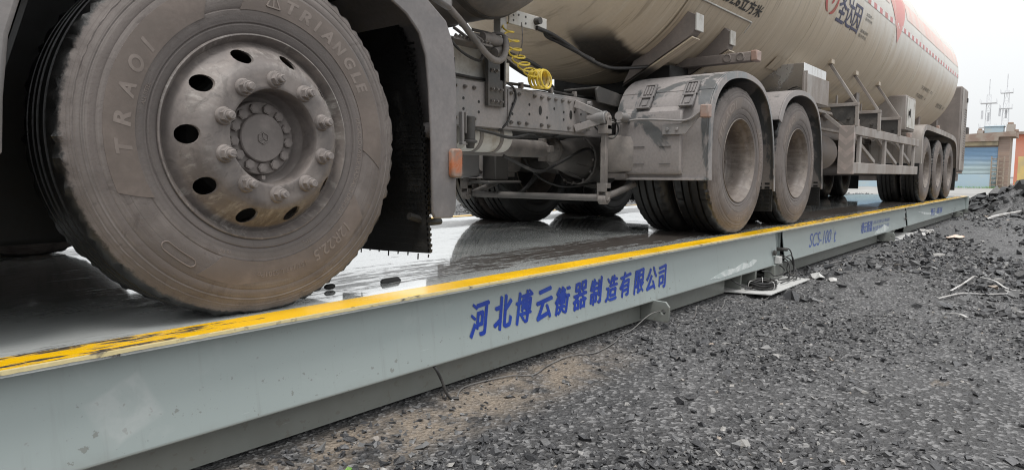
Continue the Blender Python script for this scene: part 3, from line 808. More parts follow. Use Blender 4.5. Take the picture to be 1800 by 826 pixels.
MAT['leaf'] = dirty('leaf_green', (.10, .27, .03), (.22, .32, .10), .5, .7, 30, .4, .6)
MAT['paper'] = dirty('damp_paper', (.62, .55, .48), (.60, .32, .18), .52, .7, 8, .7, .9)
flake(1.16, -.195, .026, 'leaf', 'leaf', 'bright green crumpled leaf on the soil at the bottom of the picture', 'leaf', 9, .5, .5, .012)
flake(10.3, -.62, .26, 'paper_scrap', 'paper', 'torn cream and orange paper scrap on the gravel beyond the second joint', 'paper', 13, .3, -.15, .03)
flake(5.72, -.33, .085, 'paper_scrap', 'white_plastic', 'small white plastic scrap on the gravel beside the foundation plate', 'plastic scrap', 9, .4, .2, .014)
flake(5.75, -.21, .10, 'stone_slab', 'concrete', 'crumbled pale slab of stone at the corner of the foundation plate', 'stone', 9, .6, .2, .03)
def film_pile(cx, cy):
    m = MB()
    for k in range(9):
        a = rng.uniform(-.35, .2); L = rng.uniform(.3, .8); x0 = cx + rng.uniform(-.5, .5); y0 = cy + rng.uniform(-.12, .1)
        pts = [(x0 + L * u * math.cos(a), y0 + L * u * math.sin(a) + .03 * math.sin(6 * u + k), -.388 + .05 * math.sin(PI * u) * rng.uniform(.3, 1)) for u in np.linspace(0, 1, 7)]
        for p, q in zip(pts[:-1], pts[1:]): m.bar(p, q, rng.uniform(.03, .09), .003)
    return m
tag(film_pile(10.9, -.10).build('plastic_film', 'white_plastic', None, at=(10.9, -.1, -.4), angle=0), 'crumpled white plastic film strewn over the far foundation plate', 'plastic film')
m = MB()
m.add([(1.70, .300, .001), (1.82, .315, .001), (1.835, .345, .002), (1.72, .335, .002), (1.71, .305, .018), (1.80, .316, .020), (1.815, .338, .016), (1.725, .328, .017)],
      [(0, 1, 2, 3), (4, 5, 6, 7), (0, 1, 5, 4), (1, 2, 6, 5), (2, 3, 7, 6), (3, 0, 4, 7)])
tag(m.build('mud_clod', 'black', None, at=(1.77, .32, 0), bevel=.004), 'flat black clod of mud on the wet deck behind the front wheel', 'mud clod')
m = MB().ball((1.50, .352, .012), .026, .013, .011, 10)
tag(m.build('mud_clod', 'black', None, at=(1.5, .35, 0)), 'small round clod of mud against the front tyre', 'mud clod')
m = MB()
for k in range(10):
    pts = [(5.6 + .3 * k / 9 + .08 * math.cos(a), 4.2 + .2 * math.sin(a * .5 + k) + .3 * k / 9, -.39 + .16 + .15 * math.sin(a)) for a in np.linspace(0, 2 * PI, 20)]
    m.tube(pts, .012, 6, False)
tag(m.build('hose_coil', 'white_plastic', None, at=(5.7, 4.3, -.4)), 'white ribbed hose coil on the ground beyond the far edge of the weighbridge', 'hose')

# ------------------------------------------------------------------ wheels
TO, YC = (3.5, 1.4, 0), 1.4
truck = thing('tractor_truck', 'muddy grey tractor unit with a big convex front wheel, coupled in front of the tanker', 'truck', TO)
trailer = thing('tanker_trailer', 'long dusty beige tanker semi-trailer with black and navy lettering, on three rear axles', 'tanker trailer', (10, YC, 0))
A1, A2, A3 = 1.125, 4.941, 6.292
T1, T2, T3 = 13.08, 14.409, 15.739
WZ = .534
def tyre_mesh(kind):
    half = [(.287, .112), (.296, .132), (.306, .143), (.318, .1475), (.330, .1500), (.334, .1475), (.338, .1515), (.352, .1545), (.371, .1565), (.374, .1550), (.377, .1570),
            (.400, .1585), (.430, .1575), (.455, .1545), (.458, .1525), (.462, .1535), (.480, .1490), (.484, .1465), (.488, .1475), (.500, .1435), (.504, .141), (.507, .1415), (.518, .1335), (.528, .126), (.5365, .114)]
    tr = [(.5405, .102), (.5415, .072), (.528, .069), (.528, .060), (.5425, .057), (.543, .026), (.529, .023), (.529, .013), (.5435, .010)]
    if kind == 'drive': tr = [(.5405, .102), (.541, .066), (.523, .063), (.523, .054), (.5425, .051), (.543, .012), (.525, .009)]
    h = half + tr
    prof = [(r, -y) for r, y in h] + [(r, y) for r, y in reversed(h)]
    n = 192; m = MB(); m.lathe(prof, n=n)
    P = len(prof); v = m.v
    lugs = 62 if kind == 'front' else 46
    rr = random.Random(5)
    rag = [rr.uniform(-1, 1) for _ in range(n)]
    out = []
    for k in range(n):
        a = 2 * PI * k / n
        ph = (lugs * k / n) % 1
        for i in range(P):
            x, y, z = v[k * P + i]; r0 = prof[i][0]; ay = abs(prof[i][1])
            r = r0
            if .5 < r0 and .095 < ay < .142:          # shoulder blocks, chunky and scuffed
                g = 1 if ph < .2 + .1 * rag[int(lugs * k / n) % n] else 0
                r = r0 - (.0055 if kind == 'front' else .004) * g * min(1, (r0 - .5) / .03) + .0045 * (rag[k] + rag[(k * 7 + i * 13) % n] * .9) * min(1, (r0 - .5) / .03)
            elif r0 > .535 and kind == 'drive':
                ph2 = (lugs * k / n + .35 * (1 if y > 0 else 0)) % 1
                r = r0 - (.003 if ph2 < .14 else 0)
            x, z = r * math.cos(a), r * math.sin(a)
            if z < -WZ + .001:
                z = -WZ + .001
            elif z < -.40 and .33 < r0 < .50:          # slight bulge of the loaded wall
                y *= 1 + .03 * min(1, (-.40 - z) / .1)
            out.append((x, y, z))
    m.v = out
    return m.mesh('tyre_' + kind, 'tyre', (0, 0, 0), 32)
TYRE_F, TYRE_D = tyre_mesh('front'), tyre_mesh('drive')
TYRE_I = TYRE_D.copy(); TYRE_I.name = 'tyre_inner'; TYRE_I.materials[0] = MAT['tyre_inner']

def arc_text(body, a0, a1, r0, r1, size, shear=.0, offset=0., y=-.1600, mat='tyre_letter', parent=None, name='lettering'):
    """lettering that runs clockwise from angle a0 to a1 (degrees) between radii r0 and r1"""
    v, f = text_geo(body, size, shear, offset, cuts=3)
    v = fit(v, 0, 1, 0, 1)
    o = []
    def wall(r):
        for (ra, ya), (rb, yb) in zip(W[:-1], W[1:]):
            if ra <= r <= rb: return ya + (yb - ya) * (r - ra) / (rb - ra)
        return .155
    for s, q in v:
        a = R(a0 + (a1 - a0) * s); r = r0 + (r1 - r0) * q
        o.append((r * math.cos(a), -wall(r) + y, r * math.sin(a)))
    b = len(o); m = MB()
    m.v = o + [(p[0], p[1] + .004, p[2]) for p in o]; m.f = list(f)
    cnt = {}
    for p in f:
        for i in range(len(p)):
            e = (p[i], p[(i + 1) % len(p)]); cnt[e] = 1
    for (i, j) in list(cnt):
        if (j, i) not in cnt: m.f.append((i, j, j + b, i + b))
    me = m.mesh(name, mat, (0, 0, 0), 0)
    return link(name, me, parent, WORLD[parent.name])
W = [(.287, .112), (.306, .143), (.330, .150), (.352, .1545), (.371, .1565), (.40, .1585), (.430, .1575), (.455, .1545), (.480, .149), (.50, .1435), (.518, .1335)]
def wall_y(r):
    for (ra, ya), (rb, yb) in zip(W[:-1], W[1:]):
        if ra <= r <= rb: return ya + (yb - ya) * (r - ra) / (rb - ra)
def band(parent, a0, a1, r0, r1, slant=.9, name='lettering_band'):
    n = 40; nr = 5; v = []; f = []
    for i in range(n + 1):
        for j in range(nr + 1):
            r = r0 + (r1 - r0) * j / nr
            # slanting ends
            sl = slant * (j / nr) * 8
            a = R(a0 - sl + (a1 - a0 + 2 * sl * 0) * i / n)
            v.append((r * math.cos(a), -wall_y(r) - .0016, r * math.sin(a)))
    for i in range(n):
        for j in range(nr): f.append((i * (nr + 1) + j, (i + 1) * (nr + 1) + j, (i + 1) * (nr + 1) + j + 1, i * (nr + 1) + j + 1))
    m = MB(); b = len(v); m.v = v + [(p[0], p[1] + .003, p[2]) for p in v]; m.f = list(f)
    edge = [i * (nr + 1) for i in range(n + 1)] + [n * (nr + 1) + j for j in range(1, nr + 1)] + [i * (nr + 1) + nr for i in range(n - 1, -1, -1)] + [j for j in range(nr - 1, 0, -1)]
    for k in range(len(edge)): i, j = edge[k], edge[(k + 1) % len(edge)]; m.f.append((i, j, j + b, i + b))
    return link(name, m.mesh(name, 'tyre_band', (0, 0, 0), 30), parent, WORLD[parent.name])

def holed_disc(prof, holes, hr, hrad, n=320, depth=.012):
    """lathe of (r, y) points with round hand holes cut through it (radius hr on the circle hrad)"""
    # refine the profile
    P = []
    for (a, b), (c, d) in zip(prof[:-1], prof[1:]):
        k = max(1, int(math.hypot(c - a, d - b) / .0035))
        for i in range(k): P.append((a + (c - a) * i / k, b + (d - b) * i / k))
    P.append(prof[-1])
    m = MB(); m.lathe(P, n=n); bm = bmesh.new()
    me = m.mesh('t', None); bm.from_mesh(me); bpy.data.meshes.remove(me)
    cs = [(hrad * math.cos(a), hrad * math.sin(a), a) for a in holes]
    def dist(co):
        best = 9; bc = None
        for cx, cz, a in cs:
            tx, tz = -math.sin(a), math.cos(a)
            dx, dz = co.x - cx, co.z - cz
            u = dx * tx + dz * tz; w = (dx * math.cos(a) + dz * math.sin(a)) * 1.18
            d = math.hypot(u, w)
            if d < best: best = d; bc = (cx, cz, a, u, w)
        return best, bc
    kill = [f for f in bm.faces if dist(f.calc_center_median())[0] < hr]
    bmesh.ops.delete(bm, geom=kill, context='FACES')
    bm.normal_update()
    be = []
    for e in bm.edges:
        if len(e.link_faces) == 1:
            mid = (e.verts[0].co + e.verts[1].co) / 2
            if dist(mid)[0] < hr * 1.35: be.append(e)
    for v in {v for e in be for v in e.verts}:
        d, (cx, cz, a, u, w) = dist(v.co)
        if d > 1e-6:
            k = hr / d; u2, w2 = u * k, w * k / 1.18
            v.co.x = cx - math.sin(a) * u2 + math.cos(a) * w2; v.co.z = cz + math.cos(a) * u2 + math.sin(a) * w2
    g = bmesh.ops.extrude_edge_only(bm, edges=be)
    for q in g['geom']:
        if isinstance(q, bmesh.types.BMVert): q.co.y += depth
    bm.verts.index_update()
    out = MB(); out.v = [tuple(v.co) for v in bm.verts]; out.f = [tuple(v.index for v in f.verts) for f in bm.faces]
    bm.free(); return out

FLANGE = [(.2865, -.100), (.2900, -.122), (.2965, -.134), (.3035, -.141), (.3065, -.1445), (.3055, -.149), (.3015, -.150), (.2985, -.146), (.2945, -.138), (.2900, -.132), (.2860, -.122)]
def front_wheel(x, yc, root, turn):
    w = link('wheel', TYRE_F, root, (x, yc, WZ))
    a = holed_disc([(.2860, -.122), (.2835, -.119), (.2800, -.1225), (.2740, -.131), (.2650, -.144), (.2540, -.160), (.2400, -.181), (.2250, -.202), (.2120, -.2145), (.2000, -.2205), (.1900, -.2225),
                    (.1460, -.2235), (.1415, -.222), (.1385, -.216), (.1370, -.200), (.1355, -.155)], [R(36 * k) for k in range(10)], .0265, .2405)
    a.lathe(FLANGE, n=128)
    # the well of the rim behind the disc
    a.lathe([(.286, -.10), (.272, -.09), (.262, -.02), (.262, .07), (.285, .13)], n=64)
    off = WORLD[w.name]
    def sub(mb, name, mat, angle=32, bevel=0):
        return link(name, mb.mesh(name, mat, (0, 0, 0), angle), w, off, bevel)
    sub(a, 'rim', 'rim', 28)
    sub(MB().lathe([(0, .10), (.200, .10), (.206, .02), (.206, -.06), (.195, -.075), (0, -.075)], n=40), 'brake_drum', 'black')
    hub = MB().lathe([(.1365, -.155), (.133, -.128), (.124, -.116), (.1125, -.112), (.1110, -.118), (.1100, -.134), (.1070, -.138), (.0760, -.1385), (.0735, -.141), (.0720, -.150), (.0690, -.153), (.0, -.1535)], n=64)
    hub.box(-.006, .006, -.15, -.118, -.125, -.113)
    h = sub(hub, 'hub', 'hub', 30)
    e = MB()   # small raised emblem: a ring of three bars with a three-spoked inside
    pts = [(.0175 * math.cos(R(90 + 60 * k)), .0175 * math.sin(R(90 + 60 * k))) for k in range(6)]
    for k in range(6):
        p, q = pts[k], pts[(k + 1) % 6]
        e.bar((p[0], -.1545, p[1]), (q[0], -.1545, q[1]), .0030, .004, (0, 1, 0))
    for k in (0, 2, 4): e.bar((0, -.1545, 0), (pts[k][0] * .82, -.1545, pts[k][1] * .82), .0034, .004, (0, 1, 0))
    sub(e, 'emblem', 'hub', 0)
    hb = None
    for k in range(13):
        b = R(360 / 13 * (k + .5) + 90)
        if hb is None: hb = MB().hexa((0, 0, 0), .0155, .0115).hexa((0, -.0115, 0), .0125, .0015).mesh('hub_bolt', 'hub', (0, 0, 0), 30)
        o = link('hub_bolt', hb, w, (off[0] + .0895 * math.cos(b), off[1] - .1375, off[2] + .0895 * math.sin(b)))
        o.rotation_euler = (0, rng.uniform(0, 1), 0)
    nut = MB().lathe([(.0, .0), (.0255, 0), (.0255, -.004), (.0225, -.011), (.018, -.0125), (0, -.0125)], n=24).hexa((0, -.0125, 0), .0195, .019)
    nut.lathe([(.0, -.0315), (.0165, -.0315), (.0150, -.034), (0, -.034)], n=18)
    nut.lathe([(0, -.034), (.0112, -.034), (.0112, -.0475), (.0095, -.050), (0, -.050)], n=16)
    nut.box(-.0085, .0085, -.0512, -.0496, -.0016, .0016)
    nm = nut.mesh('wheel_nut', 'hub', (0, 0, 0), 30)
    for k in range(10):
        b = R(18 + 36 * k)
        o = link('wheel_nut', nm, w, (off[0] + .1675 * math.cos(b), off[1] - .2225, off[2] + .1675 * math.sin(b))); o.rotation_euler = (0, rng.uniform(0, 6), 0)
    if turn:
        band(w, 208, 118, .366, .443); band(w, 100, -4, .372, .450); band(w, -28, -112, .372, .446)
        for ch, a_, hw in zip('TRAOI', (185.2, 175.2, 164.2, 153.7, 145.0), (2.9, 2.9, 3.0, 3.0, 1.3)): arc_text(ch, a_ + hw, a_ - hw, .377, .419, .1, .2, .0035, -.0022, parent=w)
        for ch, a_, hw in zip('TRIANGLE', (75.0, 68.0, 61.3, 55.2, 47.3, 39.2, 32.4, 26.6), (2.8, 2.9, 1.2, 3.0, 3.0, 2.9, 2.5, 2.5)): arc_text(ch, a_ + hw, a_ - hw, .390, .432, .1, .2, .0035, -.0022, parent=w)
        arc_text('12R22.5', -43, -66, .392, .428, .1, .1, .0008, -.0028, parent=w)
        arc_text('152/149 L S301Po', -71, -95, .405, .421, .1, .0, .0004, -.0028, parent=w)
        arc_text('REGROOVABLE RADIAL TUBELESS', 13, -42, .352, .366, .1, .0, .0, -.0008, parent=w)
        arc_text('18 PR', -109, -114.5, .350, .363, .1, 0, 0, -.0008, parent=w)
        arc_text('M+S', -64, -68.5, .345, .360, .1, 0, 0, -.0008, parent=w)
        arc_text('ALL STEEL', 168, 158, .345, .356, .1, 0, 0, -.0008, parent=w)
        # raised triangle in front of the maker's name
        t_ = MB(); 
        c0, c1, c2 = [(r * math.cos(R(a)), -wall_y(r) - .0028, r * math.sin(R(a))) for r, a in ((.44, 84.), (.392, 87.2), (.392, 80.8))]
        for p, q in ((c0, c1), (c1, c2), (c2, c0)): t_.bar(p, q, .004, .003, (0, 1, 0))
        mid = tuple((c1[i] + c2[i]) / 2 for i in range(3)); t_.bar(c0, mid, .004, .003, (0, 1, 0))
        sub(t_, 'maker_mark', 'tyre_letter', 0)
        # wear-gauge pocket low on the wall
        p_ = MB(); q_ = []
        for k in range(22):
            u = k / 22 * 2 * PI; a_ = 231 + 7.5 * math.cos(u); r_ = .425 + .012 * max(-1, min(1, 1.7 * math.sin(u)))
            q_.append((r_ * math.cos(R(a_)), -wall_y(r_) - .0008, r_ * math.sin(R(a_))))
        p_.tube(q_ + [q_[0]], .0016, 5, False); sub(p_, 'wall_mark', 'tyre_letter', 40)
    return w

def dual_wheel(x, yo, root, letters):
    """outer tyre with deep dished rim, and the inner tyre behind it; yo = middle of the outer tyre"""
    w = link('wheel', TYRE_D, root, (x, yo, WZ)); off = WORLD[w.name]
    a = holed_disc([(.252, .020), (.243, .045), (.232, .055), (.205, .060), (.150, .062), (.140, .062)], [R(18 + 36 * k) for k in range(10)], .022, .205, 200, .01)
    a.lathe(FLANGE, n=96)
    a.lathe([(.2865, -.122), (.283, -.112), (.274, -.100), (.264, -.085), (.260, -.04), (.256, .0), (.252, .020)], n=96)
    a.lathe([(.14, .062), (.128, .055), (.126, .03), (.118, .015), (.105, .01), (.0, .009)], n=48)
    for k in range(10):
        b = R(36 * k); a.hexa((.1675 * math.cos(b), .062, .1675 * math.sin(b)), .0195, .022); a.hexa((.1675 * math.cos(b), .040, .1675 * math.sin(b)), .011, .016, n=10)
    link('rim', a.mesh('rim', 'rim_rear', (0, 0, 0), 32), w, off)
    MBv = MB().lathe([(0, .30), (.206, .30), (.206, .12), (0, .12)], n=32)
    link('brake_drum', MBv.mesh('brake_drum', 'black', (0, 0, 0), 32), w, off)
    if letters:
        band(w, 168, 96, .375, .452); arc_text('TRAOI', 160, 106, .389, .441, .1, .22, .001, -.0026, parent=w)
        band(w, 40, -30, .375, .452); arc_text('TRIANGLE', 34, -24, .389, .441, .1, .22, .001, -.0026, parent=w)
        band(w, -60, -112, .375, .452); arc_text('12R22.5', -66, -98, .395, .436, .1, .1, .0008, -.0026, parent=w)
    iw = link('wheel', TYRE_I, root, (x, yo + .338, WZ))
    iw.rotation_euler = (0, 0, PI)
    r = MB().lathe(FLANGE, n=64); r.lathe([(.2865, -.122), (.274, -.10), (.262, .0), (.270, .10), (.29, .135)], n=64)
    link('rim', r.mesh('rim', 'rim_rear', (0, 0, 0), 32), iw, WORLD[iw.name])
    return w, iw
YO = .156 + .143
front_wheel(A1, YO, truck, True)
fw = front_wheel(A1, 2 * YC - YO, truck, False); fw.rotation_euler = (0, 0, PI)
w1, i1 = dual_wheel(A2, YO, truck, True)
YI = YO + .338
def place(x, root, letters_from=w1):
    a = dup(letters_from, root, (x, YO, WZ)); a.rotation_euler = (0, 0, 0)
    b = dup(i1, root, (x, YI, WZ))
def far_pair(x, root):
    a = dup(w1, root, (x, 2 * YC - YO, WZ)); a.rotation_euler = (0, 0, PI)
    b = dup(i1, root, (x, 2 * YC - YI, WZ)); b.rotation_euler = (0, 0, 0)
place(A3, truck); far_pair(A2, truck); far_pair(A3, truck)
for x in (T1, T2, T3): place(x, trailer); far_pair(x, trailer)

# ------------------------------------------------------------------ tractor: cab, fender, flap
def P(mb, name, mat, parent, at=None, bevel=0, angle=35): return mb.build(name, mat, parent, at, bevel, angle)
side = [(-.85, .43), (.40, .43), (.455, .445), (.475, .475), (.483, .60), (.50, .74), (.526, .825), (.58, .95), (.68, 1.075), (.85, 1.19), (1.1, 1.26), (1.42, 1.25), (1.62, 1.19), (1.80, 1.10), (1.95, 1.06), (1.95, 2.9), (-.75, 2.9), (-.90, 1.6)]
cab = P(MB().prism(side, .150, .185), 'cab_side', 'cab_grey', truck, bevel=.012)
P(MB().prism(side, 2 * YC - .185, 2 * YC - .150), 'cab_side', 'cab_grey', truck, bevel=.012)
for ya, yb, yc_, yd, ye, yf in ((.138, .1495, .132, .1375, .112, .1375), (2 * YC - .1495, 2 * YC - .138, 2 * YC - .1375, 2 * YC - .132, 2 * YC - .1375, 2 * YC - .112)):
    dr = P(MB().box(-.58, .78, ya, yb, 1.36, 2.84), 'cab_door', 'cab_grey', truck, bevel=.008)
    P(MB().box(-.46, .66, yc_, yd, 1.98, 2.74), 'window', 'glass_dark', dr, bevel=.004)
    P(MB().box(.50, .70, ye, yf, 1.74, 1.79), 'handle', 'black', dr, bevel=.006)
m = MB().box(-.84, 1.94, .186, 2.614, 1.30, 2.88).box(-.86, -.78, .186, 2.614, .30, 1.30)
P(m, 'cab_body', 'cab_grey', truck, bevel=.02)
m = MB().box(-.80, .42, .20, 2.60, .20, .98).box(-.77, 2.0, .78, 2.02, .20, 1.295)
P(m, 'cab_underside', 'black', truck, bevel=.02)
for ya, yb in ((.19, .78), (2.02, 2.61)):
    P(MB().shell([(.43, .25), (.47, .62), (.56, .90), (.72, 1.12), (.95, 1.23), (1.2, 1.26), (1.5, 1.22), (1.7, 1.12)], ya, yb, .012), 'wheel_arch_liner', 'black', truck)
outer = [(1.930, .255), (1.950, .285), (1.957, .55), (1.953, .80), (1.940, .925), (1.900, 1.010), (1.785, 1.085), (1.60, 1.19), (1.40, 1.255), (1.1, 1.28)]
inner = [(1.1, 1.17), (1.42, 1.13), (1.622, 1.040), (1.700, 1.000), (1.760, .945), (1.793, .87), (1.808, .75), (1.820, .55), (1.822, .285), (1.835, .258)]
fen = P(MB().prism(outer + inner, .138, .152), 'rear_wheel_fender', 'fender', truck, bevel=.005)
m = MB().shell([(1.948, .265), (1.953, .55), (1.949, .80), (1.936, .925), (1.893, 1.005), (1.78, 1.078), (1.6, 1.18)][::-1], .152, .66, .012)
P(m, 'fender_shell', 'fender', fen)
lamp = MB().prism([(1.905, .428), (1.912, .415), (1.955, .415), (1.963, .428), (1.963, .515), (1.955, .527), (1.912, .527), (1.905, .515)], .112, .1375)
P(lamp, 'side_marker_lamp', 'amber', truck, bevel=.006)
MB().tube([(1.90, .66, .60), (1.90, .175, .60)], .032, 14).build('fender_stay', 'fender', truck)
MB().tube([(1.80, .25, .265), (1.90, .24, .235), (1.97, .25, .235)], .014, 8).build('fender_stay', 'black', truck)
# rubber flap behind the front wheel, a toothed brush edge along its outer side
fl = [(.191, .118), (.205, .33), (.225, .575), (.262, .76), (.32, .935), (.37, 1.03), (.42, 1.12), (.80, 1.12), (.75, .104), (.46, .108)]
m = MB().prism(fl, 1.852, 1.864, 'x')
P(m, 'mud_flap', 'rubber_black', truck)
edge = fl[:7]; m = MB()
for (a, b), (c, d) in zip(edge[:-1], edge[1:]):
    L = math.hypot(c - a, d - b); k = int(L / .021); nx, nz = -(d - b) / L, (c - a) / L
    for i in range(k):
        u = (i + .5) / k; y, z = a + (c - a) * u, b + (d - b) * u
        m.bar((1.858, y + .006, z), (1.858, y - .007 * (1 + .3 * math.sin(i * 2.3)), z - .002), .012, .012)
P(m, 'brush_edge', 'rubber_black', truck, angle=0)
m = MB()
for k in range(9):     # fringe of torn rubber along the foot
    y = .20 + .06 * k; m.bar((1.858, y, .112), (1.858, y + .002, .100 - .012 * (k % 3 == 1)), .004, .004)
for k in range(34): # ribs across the rubber
    z = .14 + .024 * k
    m.box(1.8505, 1.8525, .21 + .10 * max(0, (z - .5)) ** 1.2 + .02, .74, z, z + .009)
P(m, 'flap_ribs', 'rubber_black', truck, angle=0)

# ------------------------------------------------------------------ tractor: chassis
def rail(y0, y1, name='chassis_rail'):
    m = MB().box(2.0, 7.6, y0, y0 + .012 if y1 > y0 else y0 - .012, .705, .965)
    lo, hi = min(y0, y1), max(y0, y1)
    m.box(2.0, 7.6, lo + .0122, hi, .953, .965).box(2.0, 7.6, lo + .0122, hi, .705, .717)
    return m
rl = P(rail(.970, 1.05), 'chassis_rail', 'frame', truck, bevel=.004)
P(rail(1.83, 1.75), 'chassis_rail', 'frame', truck, bevel=.004)
P(MB().box(3.26, 4.11, .961, .9698, .722, .948), 'reinforcing_plate', 'frame', truck, bevel=.003)
bm_ = MB().lathe([(0, 0), (.0135, 0), (.0135, -.003), (0, -.003)], n=14).hexa((0, -.003, 0), .0105, .010).lathe([(0, -.013), (.0065, -.013), (.0065, -.022), (0, -.022)], n=10).mesh('frame_bolt', 'bolt', (0, 0, 0), 30)
def bolt(x, y, z, parent=rl): return link('frame_bolt', bm_, parent, (x, y, z))
for k in range(18):
    x = 2.80 + .078 * k + (.015 if k > 5 else 0)
    if 3.03 < x < 3.21: continue
    yy = .9605 if x > 3.26 else .9695
    if k not in (3, 8): bolt(x, yy, .925)
    if k not in (9, 12, 13): bolt(x, yy, .747)
m = MB()
for x, z in ((2.87, .86), (2.87, .80), (3.0, .85), (3.0, .79), (3.30, .86), (3.30, .80), (3.47, .87), (3.47, .81), (3.66, .80), (3.74, .865), (3.85, .85), (3.85, .80), (3.98, .86), (4.06, .85), (4.06, .79)):
    y = .9602 if x > 3.26 else .9692
    m.cyl((x, y - .0008, z), (x, y + .002, z), .009, 12)
for x, z in ((3.585, .842), (3.935, .838)):
    q = [(x + .017 * math.cos(2 * PI * k / 16), z + .030 * math.sin(2 * PI * k / 16)) for k in range(16)]
    m.prism(q, .9592, .962)
P(m, 'frame_hole', 'black', rl, angle=0)
bp = P(MB().box(3.045, 3.205, .945, .960, .83, 1.13).box(3.045, 3.057, .935, .9448, .83, 1.13).box(3.193, 3.205, .935, .9448, .83, 1.13), 'bolted_bracket', 'dark_metal', truck, bevel=.003)
for x in (3.085, 3.125, 3.165):
    for z in (.86, .93, 1.04):
        if z > 1 and x > 3.13: continue
        bolt(x, .944, z, bp)
# things behind the cab, above the rail
P(MB().box(2.55, 3.24, 1.02, 1.50, .985, 1.21), 'air_filter_box', 'steel_white', truck, bevel=.012)
P(MB().box(2.69, 2.765, .93, .96, .95, 1.07), 'step_bracket', 'black', truck, bevel=.004)
m = MB()
m.box(2.70, 3.02, .88, 1.0, 1.155, 1.168)
for k in range(10): m.bar((2.72 + .03 * k, .875, 1.168), (2.72 + .03 * k, .89, 1.18), .012, .02)
P(m, 'step_plate', 'dusty_metal', truck, bevel=.002)
tk = MB().lathe([(0, -.30), (.16, -.285), (.27, -.24), (.345, -.16), (.375, -.06), (.38, 0), (.38, 1.5), (.34, 1.66), (.2, 1.74), (0, 1.76)], (2.96, .86, 1.695), 56, 'y')
P(tk, 'gas_cylinder', 'dusty_metal', truck)
P(MB().lathe([(.381, -.004), (.387, -.004), (.387, .05), (.381, .05)], (2.96, .86, 1.695), 56, 'y', True).lathe([(.381, .4), (.387, .4), (.387, .46), (.381, .46)], (2.96, .86, 1.695), 56, 'y', True), 'cylinder_strap', 'dark_metal', truck)
pipe = smooth([(2.60, .86, 1.33), (2.72, .85, 1.25), (2.83, .85, 1.17), (2.93, .85, 1.105), (3.0, .85, 1.078), (3.06, .85, 1.085), (3.11, .86, 1.14), (3.13, .88, 1.23)], 5)
P(MB().tube(pipe, .0185, 12), 'coolant_pipe', 'dusty_metal', truck)
P(MB().box(3.175, 3.235, .955, 1.01, .966, 1.42).box(3.16, 3.25, .945, .9548, .985, 1.10), 'upright_post', 'steel_white', truck, bevel=.003)
P(MB().box(3.24, 3.62, .94, .952, 1.335, 1.425).box(3.24, 3.62, .952, 1.0, 1.413, 1.425), 'hose_bracket', 'steel_white', truck, bevel=.003)
m = MB()
for x, z in ((3.28, 1.36), (3.28, 1.39), (3.33, 1.40), (3.40, 1.36), (3.40, 1.40)): m.cyl((x, .9375, z), (x, .9395, z), .007, 10)
P(m, 'plate_hole', 'dark_metal', truck)
P(MB().cyl((3.50, .90, 1.39), (3.50, .94, 1.39), .022, 14), 'hose_coupling', 'dark_metal', truck)
m = MB()
for k in range(5): m.tube(smooth([(2.75 + .07 * k, .93 + .02 * k, 1.23 + .03 * (k % 2)), (2.88 + .06 * k, .90, 1.17 + .02 * k), (3.02 + .05 * k, .93, 1.19), (3.16, .96, 1.25 - .03 * k)], 5), .009, 7)
m.cyl((2.95, .90, 1.20), (3.10, .90, 1.20), .032, 12).cyl((3.07, .91, 1.135), (3.17, .91, 1.185), .03, 12)
P(m, 'air_valve_cluster', 'dusty_metal', truck)
# below the rail: air dryer, reservoir, propeller shaft, axles
m = MB().cyl((2.90, .945, .755), (2.90, .945, .625), .030, 18).lathe([(.030, 0), (.042, -.006), (.042, -.016), (.028, -.022), (.022, -.05), (0, -.052)], (2.90, .945, .625), 18, 'z')
m.box(2.872, 2.928, .94, .965, .62, .76)
P(m, 'air_dryer', 'dark_metal', truck, bevel=.002)
P(MB().box(2.835, 2.85, .945, .969, .60, .78).box(2.865, 2.88, .945, .969, .66, .78).box(2.83, 2.90, .94, .966, .595, .612), 'hanger_bracket', 'frame', truck, bevel=.002)
m = MB().lathe([(0, 2.94), (.07, 2.945), (.098, 2.975), (.1, 3.0), (.1, 3.36), (.098, 3.39), (.07, 3.42), (0, 3.425)], (0, 1.13, .665), 28, 'x')
P(m, 'air_reservoir', 'steel_white', truck)
for x in (3.08, 3.27): P(MB().lathe([(.101, x), (.104, x), (.104, x + .03), (.101, x + .03)], (0, 1.13, .665), 28, 'x', True), 'reservoir_strap', 'dusty_metal', truck)
m = MB().lathe([(0, 2.0), (.062, 2.0), (.064, 4.16), (.058, 4.2), (.045, 4.25), (.06, 4.28), (.09, 4.30), (.095, 4.33), (.06, 4.345), (0, 4.345)], (0, 1.40, .618), 24, 'x')
P(m, 'propeller_shaft', 'dusty_metal', truck)
m = MB()
for a in range(8):
    b = 2 * PI * a / 8; m.cyl((4.29, 1.40 + .075 * math.cos(b), .618 + .075 * math.sin(b)), (4.36, 1.40 + .075 * math.cos(b), .618 + .075 * math.sin(b)), .011, 8)
m.bar((4.2, 1.31, .618), (4.2, 1.49, .618), .05, .05).bar((4.2, 1.40, .53), (4.2, 1.40, .70), .05, .05)
P(m, 'universal_joint', 'dusty_metal', truck, bevel=.004)
